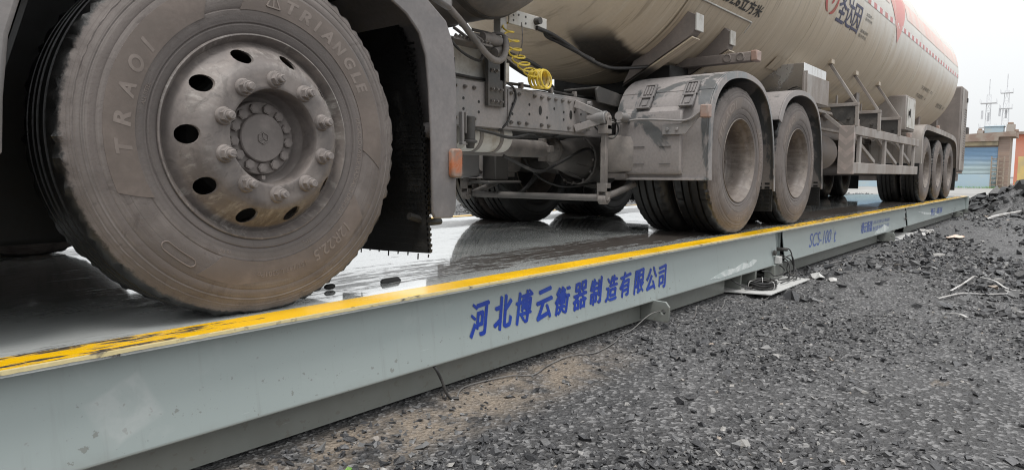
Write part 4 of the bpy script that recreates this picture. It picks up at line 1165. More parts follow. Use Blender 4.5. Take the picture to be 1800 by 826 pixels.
def axle(x, root, big):
    m = MB().lathe([(0, .30), (.075, .30), (.085, .9), (.10, 1.0), (.10, 1.8), (.085, 1.9), (.075, 2.5), (0, 2.5)], (x, 0, .53), 20, 'y')
    if big:
        m.ball((x, 1.40, .525), .21, .23, .215, 22)
        m.lathe([(.19, -.30), (.20, -.29), (.20, -.24), (.17, -.20), (.14, -.05), (.19, .0)][::-1], (x, 1.40, .545), 22, 'x')
        m.lathe([(0, -.60), (.075, -.60), (.11, -.55), (.13, -.42), (.19, -.22), (.2, -.1)], (x, 1.40, .575), 20, 'x')
        for k in range(7): m.bar((x - .47, 1.40 + .10 * math.cos(k * .9), .575 + .10 * math.sin(k * .9)), (x - .16, 1.40 + .19 * math.cos(k * .9), .55 + .18 * math.sin(k * .9)), .02, .03)
        for k in range(12):
            b = 2 * PI * k / 12; m.hexa((x - .30, 1.40 + .185 * math.cos(b), .545 + .185 * math.sin(b)), .012, .02, (-1, 0, 0))
    return P(m, 'drive_axle' if big else 'axle', 'gear_housing' if big else 'trailer_dark', root)
axle(A2, truck, True); axle(A3, truck, True)
P(MB().lathe([(0, .5), (.06, .5), (.06, 2.3), (0, 2.3)], (A1, 0, .48), 16, 'y'), 'front_axle', 'black', truck)
for y in (.83, 1.97):
    m = MB()
    for k in range(5): 
        m.bar((A2 - .35 + .06 * k, y, .60 - .02 * k + .06), ((A2 + A3) / 2, y, .42 + .02 * k), .09, .018).bar(((A2 + A3) / 2, y, .42 + .02 * k), (A3 + .35 - .06 * k, y, .60 - .02 * k + .06), .09, .018)
    m.cyl(((A2 + A3) / 2, y - .1, .5), ((A2 + A3) / 2, y + .1, .5), .12, 18)
    P(m, 'leaf_spring', 'dark_metal', truck, bevel=.002)
# anti-roll bar hung on two drop links
P(MB().tube(smooth([(4.7, .72, .45), (4.40, .74, .35), (4.12, .77, .28), (4.06, .86, .268), (4.06, 1.2, .268), (4.06, 1.65, .268), (4.06, 1.94, .268), (4.12, 2.03, .28), (4.40, 2.06, .35), (4.7, 2.08, .45)], 6), .024, 12), 'anti_roll_bar', 'gear_housing', truck)
for y in (.75, 2.05):
    d = MB()
    for zc, w in ((.815, .034), (.258, .034)):
        d.cyl((4.04, y - .03, zc), (4.04, y + .03, zc), .034, 18).cyl((4.04, y - .048, zc), (4.04, y + .048, zc), .013, 10)
    d.box(4.022, 4.058, y - .020, y + .020, .34, .735)
    for zc, z2 in ((.735, .82), (.34, .25)):
        for s in (-1, 1): d.prism([(4.012, zc), (4.068, zc), (4.062, z2), (4.018, z2)], y + s * .034 - .006, y + s * .034 + .006)
        d.box(4.012, 4.068, y - .040, y + .040, zc - .03, zc + .03)
    P(d, 'drop_link', 'dusty_metal', truck, bevel=.003)
# bracket carrying the drop link, the torque rods and the air bag
for y, s in ((.97, 1), (1.83, -1)):
    b = MB()
    b.bar((3.98, y - s * .02, .915), (4.03, y - s * .20, .835), .05, .05).bar((3.98, y - s * .02, .745), (4.03, y - s * .19, .795), .05, .05)
    b.cyl((4.03, y - s * .24, .815), (4.03, y - s * .10, .815), .045, 16)
    b.cyl((4.115, y - s * .03, .925), (4.115, y - s * .06, .925), .02, 10).cyl((4.115, y - s * .03, .755), (4.115, y - s * .06, .755), .02, 10)
    P(b, 'link_bracket', 'frame', truck, bevel=.004)
    a = MB().lathe([(0, .44), (.12, .44), (.165, .455), (.18, .49), (.18, .65), (.165, .695), (.12, .71), (0, .71)], (4.40, y - s * .17, 0), 28, 'z').box(4.27, 4.50, y - s * .17 - .08, y - s * .17 + .08, .405, .44)
    P(a, 'air_bag', 'dusty_metal', truck)
    P(MB().tube(smooth([(4.12, y - s * .28, .83), (4.3, y - s * .25, .825), (4.45, y - s * .25, .825)], 4), .03, 12), 'torque_rod', 'frame', truck)
# air lines and cables clipped along the frame
for k, pts in enumerate(([(2.6, .99, 1.0), (3.0, .985, .985), (3.5, .99, .99), (3.9, .985, .978), (4.3, 1.02, .985)],
                         [(3.24, .975, .99), (3.3, .955, .96), (3.32, .95, .90), (3.28, .952, .82), (3.24, .955, .74), (3.2, .99, .69)],
                         [(2.95, 1.0, .70), (3.1, .96, .675), (3.3, .97, .655), (3.55, 1.0, .69), (3.8, 1.05, .68), (4.0, 1.1, .72)],
                         [(4.05, .80, .79), (4.12, .73, .80), (4.17, .72, .74), (4.13, .74, .68), (4.07, .78, .70), (4.05, .84, .76)],
                         [(3.5, 1.2, .55), (3.8, 1.15, .45), (4.1, 1.2, .50), (4.4, 1.15, .62), (4.6, 1.2, .6)],
                         [(4.35, 1.75, .62), (4.42, 1.62, .42), (4.55, 1.45, .33), (4.8, 1.3, .36)],
                         [(2.62, .90, 1.20), (2.75, .88, 1.10), (2.92, .90, 1.07), (3.02, .95, 1.13)])):
    P(MB().tube(smooth(pts, 6), (.009, .007, .010, .006, .011, .010, .008)[k], 8), 'air_line', 'cable_black', truck)
for x in (3.40, 3.72, 4.0): P(MB().box(x, x + .02, .968, 1.0, .966, 1.004), 'line_clip', 'bolt', truck, bevel=.002)
# ramp plates of the coupling, lying over the rear of the rails
for y in (.86, 1.6):
    m = MB().prism([(4.10, 1.02), (4.13, 1.045), (4.75, .985), (4.75, .90), (4.12, .935)], y, y + .016)
    m.prism([(4.13, 1.030), (4.75, .970), (4.75, .985), (4.13, 1.045)], y + .016, y + .30)
    P(m, 'coupling_ramp', 'dark_metal', truck, bevel=.004)
fifth = MB().box(5.0, 6.3, .95, 1.85, .967, 1.05).prism([(4.75, .96), (5.0, 1.06), (5.0, .967)], 1.0, 1.8)
P(fifth, 'coupling_plate', 'black', truck, bevel=.01)
for x in (2.4, 4.2, 5.58, 7.5): P(MB().box(x, x + .08, 1.05, 1.75, .70, .95), 'cross_member', 'black', truck, bevel=.004)
# far side: fuel tank, battery box, dark mass of gear under the frame
P(MB().box(3.72, 4.0, 1.86, 2.2, .40, .66), 'battery_box', 'frame', truck, bevel=.02)
P(MB().box(4.02, 4.18, 1.72, 1.86, .38, .64).box(3.9, 4.3, 1.68, 1.9, .355, .378), 'brake_chamber', 'dark_metal', truck, bevel=.02)
P(MB().tube(smooth([(4.1, 1.75, .35), (4.2, 1.7, .27), (4.35, 1.7, .30), (4.5, 1.65, .45)], 6), .018, 8), 'brake_hose', 'black', truck)

# ------------------------------------------------------------------ tractor: plastic mudguards over the drive wheels
def guard(x0, y0, y1, first, near=True):
    pr = [(-.615, .395), (-.625, .60), (-.618, .80), (-.585, .925), (-.50, 1.035), (-.36, 1.115), (-.18, 1.155), (.0, 1.168), (.18, 1.155), (.34, 1.115), (.47, 1.035), (.555, .93), (.615, .80), (.665, .62), (.70, .42), (.715, .30)]
    if not first: pr = [(-.60, .88)] + pr[3:]
    path = [(x0 + a, b) for a, b in smooth([(p[0], p[1]) for p in pr], 3)]
    g = P(MB().shell(path, y0, y1, .008), 'mudguard', 'plastic', truck, bevel=.002)
    # rolled outer lip standing a little proud of the tyre
    lo = y0 if near else y1
    def off(k): return [(x0 + a * (1 - k) , .53 + (b - .53) * (1 - k)) if b > .6 else (x0 + a * (1 - k), b) for a, b in smooth([(p[0], p[1]) for p in pr], 3)]
    a, b = off(.004), off(.075)
    v = [(p[0], lo + (-.012 if near else .012), p[1]) for p in a] + [(p[0], lo + (-.020 if near else .020), p[1]) for p in b]
    v += [(p[0], lo + (-.001 if near else .001), p[1]) for p in a] + [(p[0], lo + (-.010 if near else .010), p[1]) for p in b]
    n = len(a); f = []
    for i in range(n - 1):
        f += [(i, i + 1, n + i + 1, n + i), (2 * n + i, 3 * n + i, 3 * n + i + 1, 2 * n + i + 1), (i, 2 * n + i, 2 * n + i + 1, i + 1), (n + i, n + i + 1, 3 * n + i + 1, 3 * n + i)]
    f += [(0, n, 3 * n, 2 * n), (n - 1, 3 * n - 1, 4 * n - 1, 2 * n - 1)]
    P(MB().add(v, f), 'guard_lip', 'plastic', g, bevel=.002)
    # rubber flap hanging behind, with rows of studs
    xf = x0 + .705
    fm = MB().box(xf, xf + .008, y0 + .01, y1 - .02, .135, .56)
    for i in range(12):
        for j in range(9): fm.box(xf - .006, xf + .0002, y0 + .03 + .065 * j, y0 + .07 + .065 * j, .16 + .032 * i, .178 + .032 * i)
    P(fm, 'mud_flap', 'rubber_black', g, angle=0)
    if first:
        xs_ = x0 - .625
        # raised front panel with rounded shoulder, and the seam under the top section
        q = [(xs_ - .018, .43), (xs_ - .030, .47), (xs_ - .034, .80), (xs_ - .020, .86), (xs_ + .03, .90), (xs_ + .03, .43)]
        P(MB().prism(q, y0 + .17, y1 - .05), 'guard_panel', 'plastic', g, bevel=.012)
        P(MB().shell([(p[0] - .003, p[1] + .003) for p in path if .98 < p[1] and p[0] < x0 + .2], y0 - .004, y1, .010), 'guard_top', 'plastic', g, bevel=.003)
        P(MB().box(xs_ - .012, xs_ + .02, y0 - .002, y1 - .005, .392, .408), 'guard_hem', 'plastic', g, bevel=.003)
        s = MB()
        for yy in (y0 + .24, y0 + .44):
            for z in (.50, .62): s.box(xs_ - .0375, xs_ - .034, yy, yy + .085, z, z + .0035)
        P(s, 'guard_slot', 'black', g, angle=0)
        for yy in (y0 + .10, y0 + .42):
            c = MB()
            p0, p1 = Vector((x0 - .625, yy, .875)), Vector((x0 - .500, yy, 1.055)); d = (p1 - p0).normalized(); nrm = Vector((-d.z, 0, d.x))
            def strip_(u0, u1, w0, w1, h0, h1):
                vv_ = []
                for h in (h0, h1):
                    for u in (u0, u1):
                        for w in (w0, w1):
                            q_ = p0.lerp(p1, u) + nrm * h; vv_.append((q_.x, yy + w, q_.z))
                c.add(vv_, [(0, 1, 3, 2), (4, 6, 7, 5), (0, 4, 5, 1), (2, 3, 7, 6), (0, 2, 6, 4), (1, 5, 7, 3)])
            strip_(.0, .06, 0, .10, .012, .030); strip_(.42, .50, 0, .10, .012, .030); strip_(.94, 1, .0, .10, .010, .026)
            strip_(.06, .94, 0, .016, .010, .028); strip_(.06, .94, .084, .10, .010, .028); strip_(.06, .94, .016, .084, .008, .016)
            for k in range(3): strip_(.56, .90, .022 + .022 * k, .036 + .022 * k, .014, .026)
            strip_(.12, .36, .032, .068, .014, .024)
            P(c, 'guard_clip', 'fender', g, bevel=.002)
        if near:
            b = MB()
            b.add([(xs_ - .051, y0 + .30, .70), (xs_ - .051, y0 + .30, .765), (xs_ - .051, y0 + .16, .775), (xs_ - .051, y0 + .02, .86), (xs_ - .051, y0 + .02, .825), (xs_ - .051, y0 + .13, .70)] +
                  [(xs_ - .043, y0 + .30, .70), (xs_ - .043, y0 + .30, .765), (xs_ - .043, y0 + .16, .775), (xs_ - .043, y0 + .02, .86), (xs_ - .043, y0 + .02, .825), (xs_ - .043, y0 + .13, .70)],
                  [(0, 1, 2, 3, 4, 5), (11, 10, 9, 8, 7, 6)] + [(i, (i + 1) % 6, (i + 1) % 6 + 6, i + 6) for i in range(6)])
            for yy in (y0 + .19, y0 + .26): b.hexa((xs_ - .051, yy, .735), .012, .009, (-1, 0, 0))
            P(b, 'lamp_arm', 'frame', g, bevel=.002)
            P(MB().box(xs_ - .085, xs_ - .035, y0 - .045, y0 + .018, .80, .885), 'marker_lamp', 'pink_lens', g, bevel=.008)
            w_ = smooth([(xs_ - .04, y1 + .10, .805), (xs_ - .05, y1 - .05, .80), (xs_ - .055, y1 - .22, .81), (xs_ - .055, y1 - .40, .80), (xs_ - .06, y0 + .12, .79), (xs_ - .065, y0 + .02, .84)], 6)
            P(MB().tube(w_, .008, 8), 'lamp_cable', 'frame', g)
    return g
guard(A2, .135, .83, True); guard(A3, .135, .83, False)
guard(A2, 2 * YC - .83, 2 * YC - .135, True, False); guard(A3, 2 * YC - .83, 2 * YC - .135, False, False)

# ------------------------------------------------------------------ tanker trailer
RT, ZT = 1.23, 2.42
ORG = WORLD[trailer.name]
def on_tank(x, a, e=0.0): return (x, YC - (RT + e) * math.cos(R(a)), ZT + (RT + e) * math.sin(R(a)))
head = [(0, 3.93), (.25, 3.94), (.5, 3.975), (.72, 4.03), (.90, 4.105), (1.04, 4.20), (1.14, 4.31), (1.20, 4.42), (1.228, 4.53), (1.23, 4.56)]
hd = smooth([(a, b) for a, b in head], 3)
prof = hd + [(1.23, x) for x in np.linspace(4.9, 16.4, 20)] + [(r, 17.0 - (x - 3.93)) for r, x in reversed(hd)]
tank = P(MB().lathe(prof, (0, YC, ZT), 128, 'x'), 'tank', 'tank', trailer)
for x in (4.57, 7.02, 10.19, 12.18, 14.5, 16.38):
    P(MB().lathe([(RT - .002, -.012), (RT + .004, -.006), (RT + .004, .006), (RT - .002, .012)], (x, YC, ZT), 128, 'x'), 'weld_seam', 'tank', tank)
def tank_text(body, x0, x1, a0, a1, mat, shear=0., offset=0., name='lettering', e=.004, cuts=6):
    v, f = text_geo(body, .3, shear, 0, cuts=cuts)
    v = fit(v, x0, x1, a0, a1); m = MB()
    for k, (dx, da) in enumerate(((0, 0), (.006, .3), (-.006, .3), (.006, -.35), (-.006, -.35), (0, .55), (0, -.55))[:1 + int(offset * 1000)]):
        m.add([on_tank(p[0] + dx, p[1] + da, e + .0003 * k) for p in v], f)
    return m.build(name, mat, tank, angle=0, fix=False)
tank_text('容积52.6立方米', 4.80, 5.82, -33.8, -29.2, 'ink_black', 0, .001)
tank_text('圣', 7.60, 7.875, -19.4, -5.8, 'ink_navy', 0, .001)
tank_text('达', 7.89, 8.165, -19.4, -6.2, 'ink_navy', 0, .001)
tank_text('因', 8.19, 8.48, -19.6, -6.6, 'ink_navy', 0, .001)
tank_text('全国统一', 8.67, 9.0, -8.6, -6.9, 'ink_black'); tank_text('服务热线', 8.66, 8.98, -10.9, -9.3, 'ink_black')
tank_text('罐体容积', 8.60, 8.95, -17.4, -15.7, 'ink_black'); tank_text('服务热线', 8.58, 8.93, -19.8, -18.1, 'ink_black')
tank_text('下次年检：7.1', 13.10, 14.18, -26.9, -24.0, 'ink_black'); tank_text('下次定检：4', 13.05, 13.95, -33.4, -30.4, 'ink_black')
tank_text('检验合格：47', 15.18, 16.12, -33.8, -29.8, 'ink_black')
# swirling red emblem ahead of the maker's name
def crescent(a0, a1, r, w, cx=7.34, ca=-8.6, tw=1.0, ox=0., oz=0.):
    n = 26; o = []; i_ = []
    for k in range(n + 1):
        u = k / n; a = R(a0 + (a1 - a0) * u); h = w * math.sin(PI * min(1, u * tw + .02)) ** .8
        o.append((cx + ox + (r + h / 2) * math.cos(a), (r + h / 2) * math.sin(a) + oz)); i_.append((cx + ox + (r - h / 2) * math.cos(a), (r - h / 2) * math.sin(a) + oz))
    v = [on_tank(x, ca + math.degrees(s / RT), .004) for x, s in o + i_]
    return v, [(k, k + 1, n + 2 + k, n + 1 + k) for k in range(n)]
m = MB()
for args in ((150, 262, .205, .060), (275, 372, .205, .052), (30, 130, .205, .055)): m.add(*crescent(*args))
m.add(*crescent(120, 250, .10, .075, ox=.05, oz=.03)); m.add(*crescent(300, 420, .11, .06, ox=-.05, oz=-.02))
m.build('emblem', 'ink_red', tank, angle=0, fix=False)
def patch(x0, x1, a0, a1, mat, name, e=.003, nx=2, na=8, parent=tank):
    v = []; f = []
    for i in range(nx + 1):
        for j in range(na + 1): v.append(on_tank(x0 + (x1 - x0) * i / nx, a0 + (a1 - a0) * j / na, e))
    for i in range(nx):
        for j in range(na): k = i * (na + 1) + j; f.append((k, k + na + 1, k + na + 2, k + 1))
    return MB().add(v, f).build(name, mat, parent, angle=30)
for k in range(34):
    x = 7.15 + .30 * k
    if x > 16.3: break
    patch(x, x + .15, -2.0, .9, 'marker_red', 'marker_strip', .003) if k % 1 == 0 else None
    patch(x + .151, x + .299, -2.0, .9, 'marker_white', 'marker_strip', .003)
patch(6.2, 9.85, 8, 22, 'faded_red', 'red_band', .003, 12); patch(11.0, 16.37, 8, 20, 'faded_red', 'red_band', .003, 16)
v = []; f = []; n = 10
for i in range(n + 1):
    for j in range(n + 1):
        u, w = i / n - .5, j / n - .5
        v.append(on_tank(10.42 + (u - w) * .62, 18 + math.degrees((u + w) * .62 / RT), .004))
for i in range(n):
    for j in range(n): k = i * (n + 1) + j; f.append((k, k + n + 1, k + n + 2, k + 1))
MB().add(v, f).build('hazard_diamond', 'hazard_red', tank, angle=30)
# doubler plate near the front supports with its pale weld edge
patch(4.6, 5.74, -62, -36.0, 'tank', 'doubler_plate', .006, 8, 10)
m = MB(); m.tube([on_tank(4.62 + .07 * k, -36.0, .008) for k in range(17)], .0075, 6).tube([on_tank(5.745, -36.0 - 1.2 * k, .006) for k in range(5)], .005, 6)
m.build('weld_bead', 'steel_white', tank)
m = MB().tube([on_tank(5.50 + .05 * math.cos(R(a)) , -46 + 3.4 * math.sin(R(a)), .005) for a in range(-30, 200, 20)], .008, 6); m.build('weld_bead', 'steel_white', tank)
# warning notice on the front head: found on the head surface by radius and angle
def on_head(r, a, e=.004):
    for (ra, xa), (rb, xb) in zip(hd[:-1], hd[1:]):
        if ra <= r <= rb:
            u = (r - ra) / (rb - ra); x = xa + (xb - xa) * u; nx, nr = -(rb - ra), (xb - xa); L = math.hypot(nx, nr)
            return (x + e * nx / L, YC - (r + e * nr / L) * math.cos(R(a)), ZT + (r + e * nr / L) * math.sin(R(a)))
    return on_tank(4.56, a, e)
def head_pt(px, py, e=.004): return on_head(math.hypot(px, py), math.degrees(math.atan2(py, px)), e)
# (outward, upward) coordinates measured from the axis of the head
NX, NZ, NW, NH = .80, -.665, .20, .13
def notice_pt(u, w, e): return head_pt(NX + u * NW * .8 - w * .02, NZ + w * NH + u * .045, e)
v = []; f = []
for i in range(9):
    for j in range(7): v.append(notice_pt(i / 8, j / 6, .003))
for i in range(8):
    for j in range(6): k = i * 7 + j; f.append((k, k + 7, k + 8, k + 1))
MB().add(v, f).build('warning_notice', 'notice', tank, angle=30)
m = MB()
for a, b in (((0, 0), (1, 0)), ((1, 0), (1, 1)), ((1, 1), (0, 1)), ((0, 1), (0, 0))):
    m.tube([notice_pt(a[0] + (b[0] - a[0]) * k / 8, a[1] + (b[1] - a[1]) * k / 8, .005) for k in range(9)], .0024, 5)
for k, (body, l) in enumerate((('注意安全警示说明', .72), ('严禁烟火 严禁碰撞', .9), ('装卸前必须接地静电', .9), ('低温液体注意防冻伤', .9), ('阀门操作按规程进行', .9), ('限速行驶', .45))):
    v, f = text_geo(body, .1, cuts=2); w0 = .86 - .155 * k
    v = fit(v, .06 if k else .15, .06 + l, w0 - .105, w0)
    m.add([notice_pt(p[0], p[1], .0055) for p in v], f)
m.build('notice_print', 'placard', tank, angle=0, fix=False)
# underside of the front end: black coupler box, cables on the head
m = MB().prism([(5.05, 1.10), (5.05, 1.30), (6.6, 1.34), (6.6, 1.06), (5.2, 1.02)], .78, 1.92)
P(m, 'coupler_box', 'black', trailer, bevel=.01)
hose = [[(3.50, .93, 1.35), (3.62, .92, 1.335), (3.75, .95, 1.33), (3.95, .96, 1.29), (4.08, .93, 1.24), (4.3, .9, 1.20), (4.55, .85, 1.22), (4.8, .75, 1.26)],
        [(3.62, .96, 1.385), (3.66, .97, 1.33), (3.80, .97, 1.31), (4.0, .955, 1.27), (4.15, .92, 1.23)],
        [(3.25, .96, 1.16), (3.45, .97, 1.145), (3.6, 1.0, 1.13), (3.75, 1.05, 1.11), (3.86, 1.1, 1.06), (3.95, 1.12, 1.03)],
        [(3.24, .97, 1.12), (3.5, 1.1, 1.115), (3.8, 1.2, 1.10), (4.1, 1.25, 1.13)]]
for h in hose: P(MB().tube(smooth(h, 6), .014, 9), 'brake_hose', 'cable_black', trailer)
for k, x in enumerate((4.75, 5.42)):
    top = [on_tank(x, a, -.01)[1:] for a in np.linspace(-41.5, -66, 9)]
    w = .115 if k == 0 else .10
    poly = [(.415 + .02 * k, 1.575 - .01 * k), (.415 + .02 * k, 1.47), (.45, 1.43), (1.0, 1.13)] + [(p[0], p[1]) for p in top[::-1]]
    r_ = P(MB().prism(poly, x - w / 2, x + w / 2, 'x'), 'saddle_rib', 'trailer_dark', trailer, bevel=.004)
    P(MB().box(x - w / 2 - .004, x + w / 2 + .004, .400 + .02 * k, .4138 + .02 * k, 1.462, 1.585 - .01 * k), 'rib_cap', 'steel_white', r_, bevel=.004)
    P(MB().bar((x, .43, 1.418), (x, 1.0, 1.112), w + .01, .012, (0, 0, 1)), 'rib_flange', 'tank', r_, bevel=.002)
m = MB().box(5.26, 5.34, .215, 1.05, 1.300, 1.372)
arm = P(m, 'marker_arm', 'trailer_dark', trailer, bevel=.006)
m = MB()
for y, r in ((.295, .032), (.40, .032)): m.lathe([(0, 0), (r, 0), (r, -.010), (r * .82, -.012), (r * .78, -.006), (0, -.006)], (5.26, y, 1.337), 20, 'x')
m.cyl((5.258, .56, 1.335), (5.262, .56, 1.335), .012, 12)
P(m, 'arm_boss', 'trailer_dark', arm)
P(MB().box(5.25, 5.35, .165, .2145, 1.298, 1.378), 'marker_lamp', 'pink_lens', arm, bevel=.008)
# chassis, landing gear, boxes
for y in (.96, 1.72):
    P(MB().box(6.6, 17.45, y, y + .012, .98, 1.20).box(6.6, 17.45, y, y + .12, 1.2002, 1.215).box(6.6, 17.45, y, y + .12, .965, .98), 'chassis_beam', 'trailer_dark', trailer, bevel=.003)
for x in (8.0, 10.0, 12.2, 14.7, 16.8): P(MB().box(x, x + .16, .55, 2.25, 1.19, 1.60), 'tank_saddle', 'trailer_dark', trailer, bevel=.004)
for x in (T1, T2, T3):
    axle(x, trailer, False)
    for y in (.86, 1.94): P(MB().box(x - .3, x + .35, y - .05, y + .05, .60, .68).bar((x - .55, y, .95), (x - .3, y, .62), .10, .05).cyl((x + .2, y, .68), (x + .2, y, .95), .11, 18), 'trailing_arm', 'trailer_dark', trailer, bevel=.004)
for y in (.62, 2.18):
    m = MB().box(7.62, 7.76, y - .07, y + .07, .55, 1.2).box(7.64, 7.74, y - .05, y + .05, .26, .55).lathe([(0, .20), (.15, .20), (.17, .23), (.1, .26), (.05, .30), (0, .30)], (7.69, y, 0), 20, 'z')
    P(m, 'landing_leg', 'dark_metal', trailer, bevel=.004)
P(MB().box(8.35, 9.5, 1.35, 2.3, .42, .92), 'pump_box', 'dark_metal', trailer, bevel=.02)
P(MB().lathe([(0, 7.95), (.18, 7.98), (.22, 8.1), (.22, 9.3), (.18, 9.42), (0, 9.45)], (0, .80, .72), 24, 'x'), 'air_reservoir', 'trailer_dark', trailer)
P(MB().lathe([(0, -.15), (.2, -.15), (.3, -.14), (.48, -.13), (.54, -.09), (.54, .09), (.48, .13), (.3, .14), (0, .15)], (8.05, 1.75, .60), 40, 'y'), 'spare_wheel', 'black', trailer)
# stainless cabinet ahead of the side guard
c = P(MB().box(7.0, 7.75, .335, 1.0, 1.20, 1.52), 'valve_cabinet', 'stainless', trailer, bevel=.006)
P(MB().box(6.94, 7.80, .315, .3345, 1.16, 1.42).box(6.985, 6.998, .30, .345, 1.16, 1.44), 'cabinet_frame', 'trailer_paint', c, bevel=.003)
patch(6.72, 7.55, -50.5, -44, 'tank', 'doubler_plate', .012, 4, 5)
P(MB().tube([(6.98, .48, 1.26), (6.95, .42, 1.28), (6.95, .38, 1.285)], .006, 6), 'cabinet_latch', 'black', c)
# hose racks: three frames with slanting struts up to the shell
for k, x in enumerate((8.2, 9.3, 10.55)):
    zt = 1.205
    yi = .56 if k == 0 else .42
    fr = MB().box(x - .02, x + .02, .105, yi, zt - .018, zt + .018).box(x - .018, x + .018, .105, .138, .97, zt - .0185)
    fr.bar((x, .54, zt - .02), (x + .02, .17, .86), .04, .03, (1, 0, 0))
    rk = P(fr, 'hose_rack', 'trailer_paint', trailer, bevel=.003)
    gs = MB().prism([(.145, 1.185), (.40, 1.185), (.36, 1.08), (.24, .985), (.145, .985)], x - .004, x + .004, 'x')
    for i in range(6): gs.cyl((x - .0075, .17 + .026 * i, 1.15 - .02 * (i % 3)), (x - .005, .17 + .026 * i, 1.15 - .02 * (i % 3)), .007, 8)
    gs.hexa((x - .004, .20, 1.06), .018, .02, (-1, 0, 0))
    P(gs, 'gusset', 'dark_metal', rk, angle=30)
    a_ = on_tank(x, -37.5, -.004)
    P(MB().bar((x, a_[1], a_[2]), (x, .140, zt + .015), .030, .026, (1, 0, 0)), 'strut', 'trailer_paint', rk, bevel=.003)
    P(MB().bar((x - .06, a_[1] - .012, a_[2] + .012), (x + .06, a_[1] - .012, a_[2] + .012), .05, .05, (0, 0, 1)), 'strut_pad', 'tank', rk, bevel=.004)
    P(MB().box(x - .12, x - .09, .58, .60, 1.18, 1.42), 'inner_stay', 'trailer_paint', rk, bevel=.003)
for y, z in ((.44, 1.15), (.52, .98)): P(MB().box(7.9, 12.3, y, y + .05, z - .03, z), 'rack_beam', 'trailer_paint', trailer, bevel=.004)
# side guard
sg = P(MB().box(8.245, 12.20, .137, .175, .880, .985), 'side_guard', 'trailer_paint', trailer, bevel=.006)
P(MB().box(8.245, 12.20, .137, .175, .452, .575), 'guard_rail', 'trailer_paint', sg, bevel=.006)
for x in (8.52, 9.85, 11.0, 11.9): P(MB().box(x, x + .09, .150, .185, .5752, .8798), 'guard_post', 'trailer_paint', sg, bevel=.003)
P(MB().box(8.18, 8.244, .135, .295, .447, .978), 'chevron_board', 'chevron', sg, bevel=.004)
for x0, x1 in ((8.5, 9.5), (9.85, 10.85), (11.0, 12.0)): P(MB().bar((x0, .30, .98), (x1, .205, .60), .035, .045), 'guard_brace', 'trailer_paint', sg, bevel=.003)
for x in (8.30, 11.45): P(MB().box(x, x + .12, .14, .19, .9852, 1.055), 'marker_lamp', 'pink_lens', sg, bevel=.006)
# tool cabinet
tb = P(MB().box(11.62, 12.36, .24, .92, 1.115, 1.625), 'tool_cabinet', 'trailer_paint', trailer, bevel=.012)
P(MB().box(11.68, 12.30, .228, .2395, 1.15, 1.59), 'cabinet_door', 'steel_white', tb, bevel=.004)
P(MB().box(11.76, 11.84, .212, .2278, 1.33, 1.40).box(11.78, 11.82, .205, .2118, 1.30, 1.43), 'latch', 'black', tb, bevel=.003)
# mudguards over the trailer axles
for s, (y0, y1) in enumerate(((.135, .85), (2 * YC - .85, 2 * YC - .135))):
    near = s == 0
    pth = smooth([(12.40, .62), (12.385, .80), (12.40, 1.0), (12.48, 1.15), (12.66, 1.235), (13.0, 1.255), (14.4, 1.245), (15.7, 1.22), (16.2, 1.17), (16.45, 1.05), (16.58, .85), (16.66, .60)], 4)
    mg = P(MB().shell(pth, y0, y1, .008), 'mudguard', 'trailer_paint', trailer, bevel=.002)
    lo = y0 - .012 if near else y1 + .002
    P(MB().shell([(a, b) for a, b in pth], lo, lo + .010, .085), 'guard_lip', 'trailer_paint', mg)
    P(MB().box(12.39, 12.40, y0 + .01, y1 - .01, .45, .63), 'mud_flap', 'rubber_black', mg)
    P(MB().box(16.66, 16.668, y0 + .01, y1 - .01, .14, .62), 'mud_flap', 'rubber_black', mg)
    if near:
        P(MB().box(14.2, 14.3, y0 + .02, y0 + .06, 1.252, 1.32), 'marker_lamp', 'pink_lens', mg, bevel=.006)
        m = MB()
        for k in range(6): m.box(12.372, 12.380, .22 + .1 * k, .226 + .1 * k, .66, 1.0)
        P(m, 'guard_rib', 'trailer_dark', mg)
# rear operating cabin
rc = P(MB().box(17.45, 18.35, .20, 2.60, .52, 2.34), 'rear_cabin', 'trailer_dark', trailer, bevel=.03)
P(MB().box(17.52, 18.32, .186, .1992, .56, 2.30), 'cabin_side', 'trailer_paint', rc, bevel=.006)
lv = MB()
for k in range(22): lv.box(17.9, 18.25, .178, .1858, .78 + .052 * k, .80 + .052 * k)
P(lv, 'louvre', 'trailer_dark', rc, angle=0)
P(MB().box(18.15, 18.25, .165, .1858, 2.05, 2.14), 'door_handle', 'dark_metal', rc, bevel=.003)
P(MB().box(17.6, 18.5, .30, 2.5, .32, .50), 'rear_bumper', 'trailer_dark', trailer, bevel=.015)
P(MB().box(17.50, 17.6, .24, .40, .40, .515).cyl((17.55, .235, .45), (17.55, .26, .45), .04, 16), 'rear_lamp', 'dark_metal', trailer, bevel=.006)

# yellow coiled air line between tractor and trailer
pts = []
N = 150
cen = smooth([(3.255, .955, 1.345), (3.215, .93, 1.285), (3.25, .92, 1.23), (3.26, .91, 1.17), (3.30, .905, 1.12), (3.37, .90, 1.075), (3.44, .895, 1.04)], 6)
for k in range(N):
    u = k / (N - 1); i = u * (len(cen) - 1); a = int(min(i, len(cen) - 2)); t_ = i - a
    c = [cen[a][q] + (cen[a + 1][q] - cen[a][q]) * t_ for q in range(3)]
    ph = 2 * PI * 7.2 * u ** 1.2; r = .036 + .022 * min(1, u * 1.6)
    pts.append((c[0] + r * math.cos(ph), c[1] + .6 * r * math.sin(ph), c[2] + .42 * r * math.sin(ph + .6)))
m = MB().tube(pts, .0056, 7)
tail = []
for k in range(200):
    u = k / 199; ph = 2 * PI * 9.5 * u; r = .056 + .005 * math.sin(k * .31)
    tail.append((3.475 + r * math.cos(ph) + .008 * math.sin(k * .11),   .93 - .09 * u + .010 * math.sin(k * .2), 1.022 + r * math.sin(ph)))
m.tube(tail, .0072, 7)
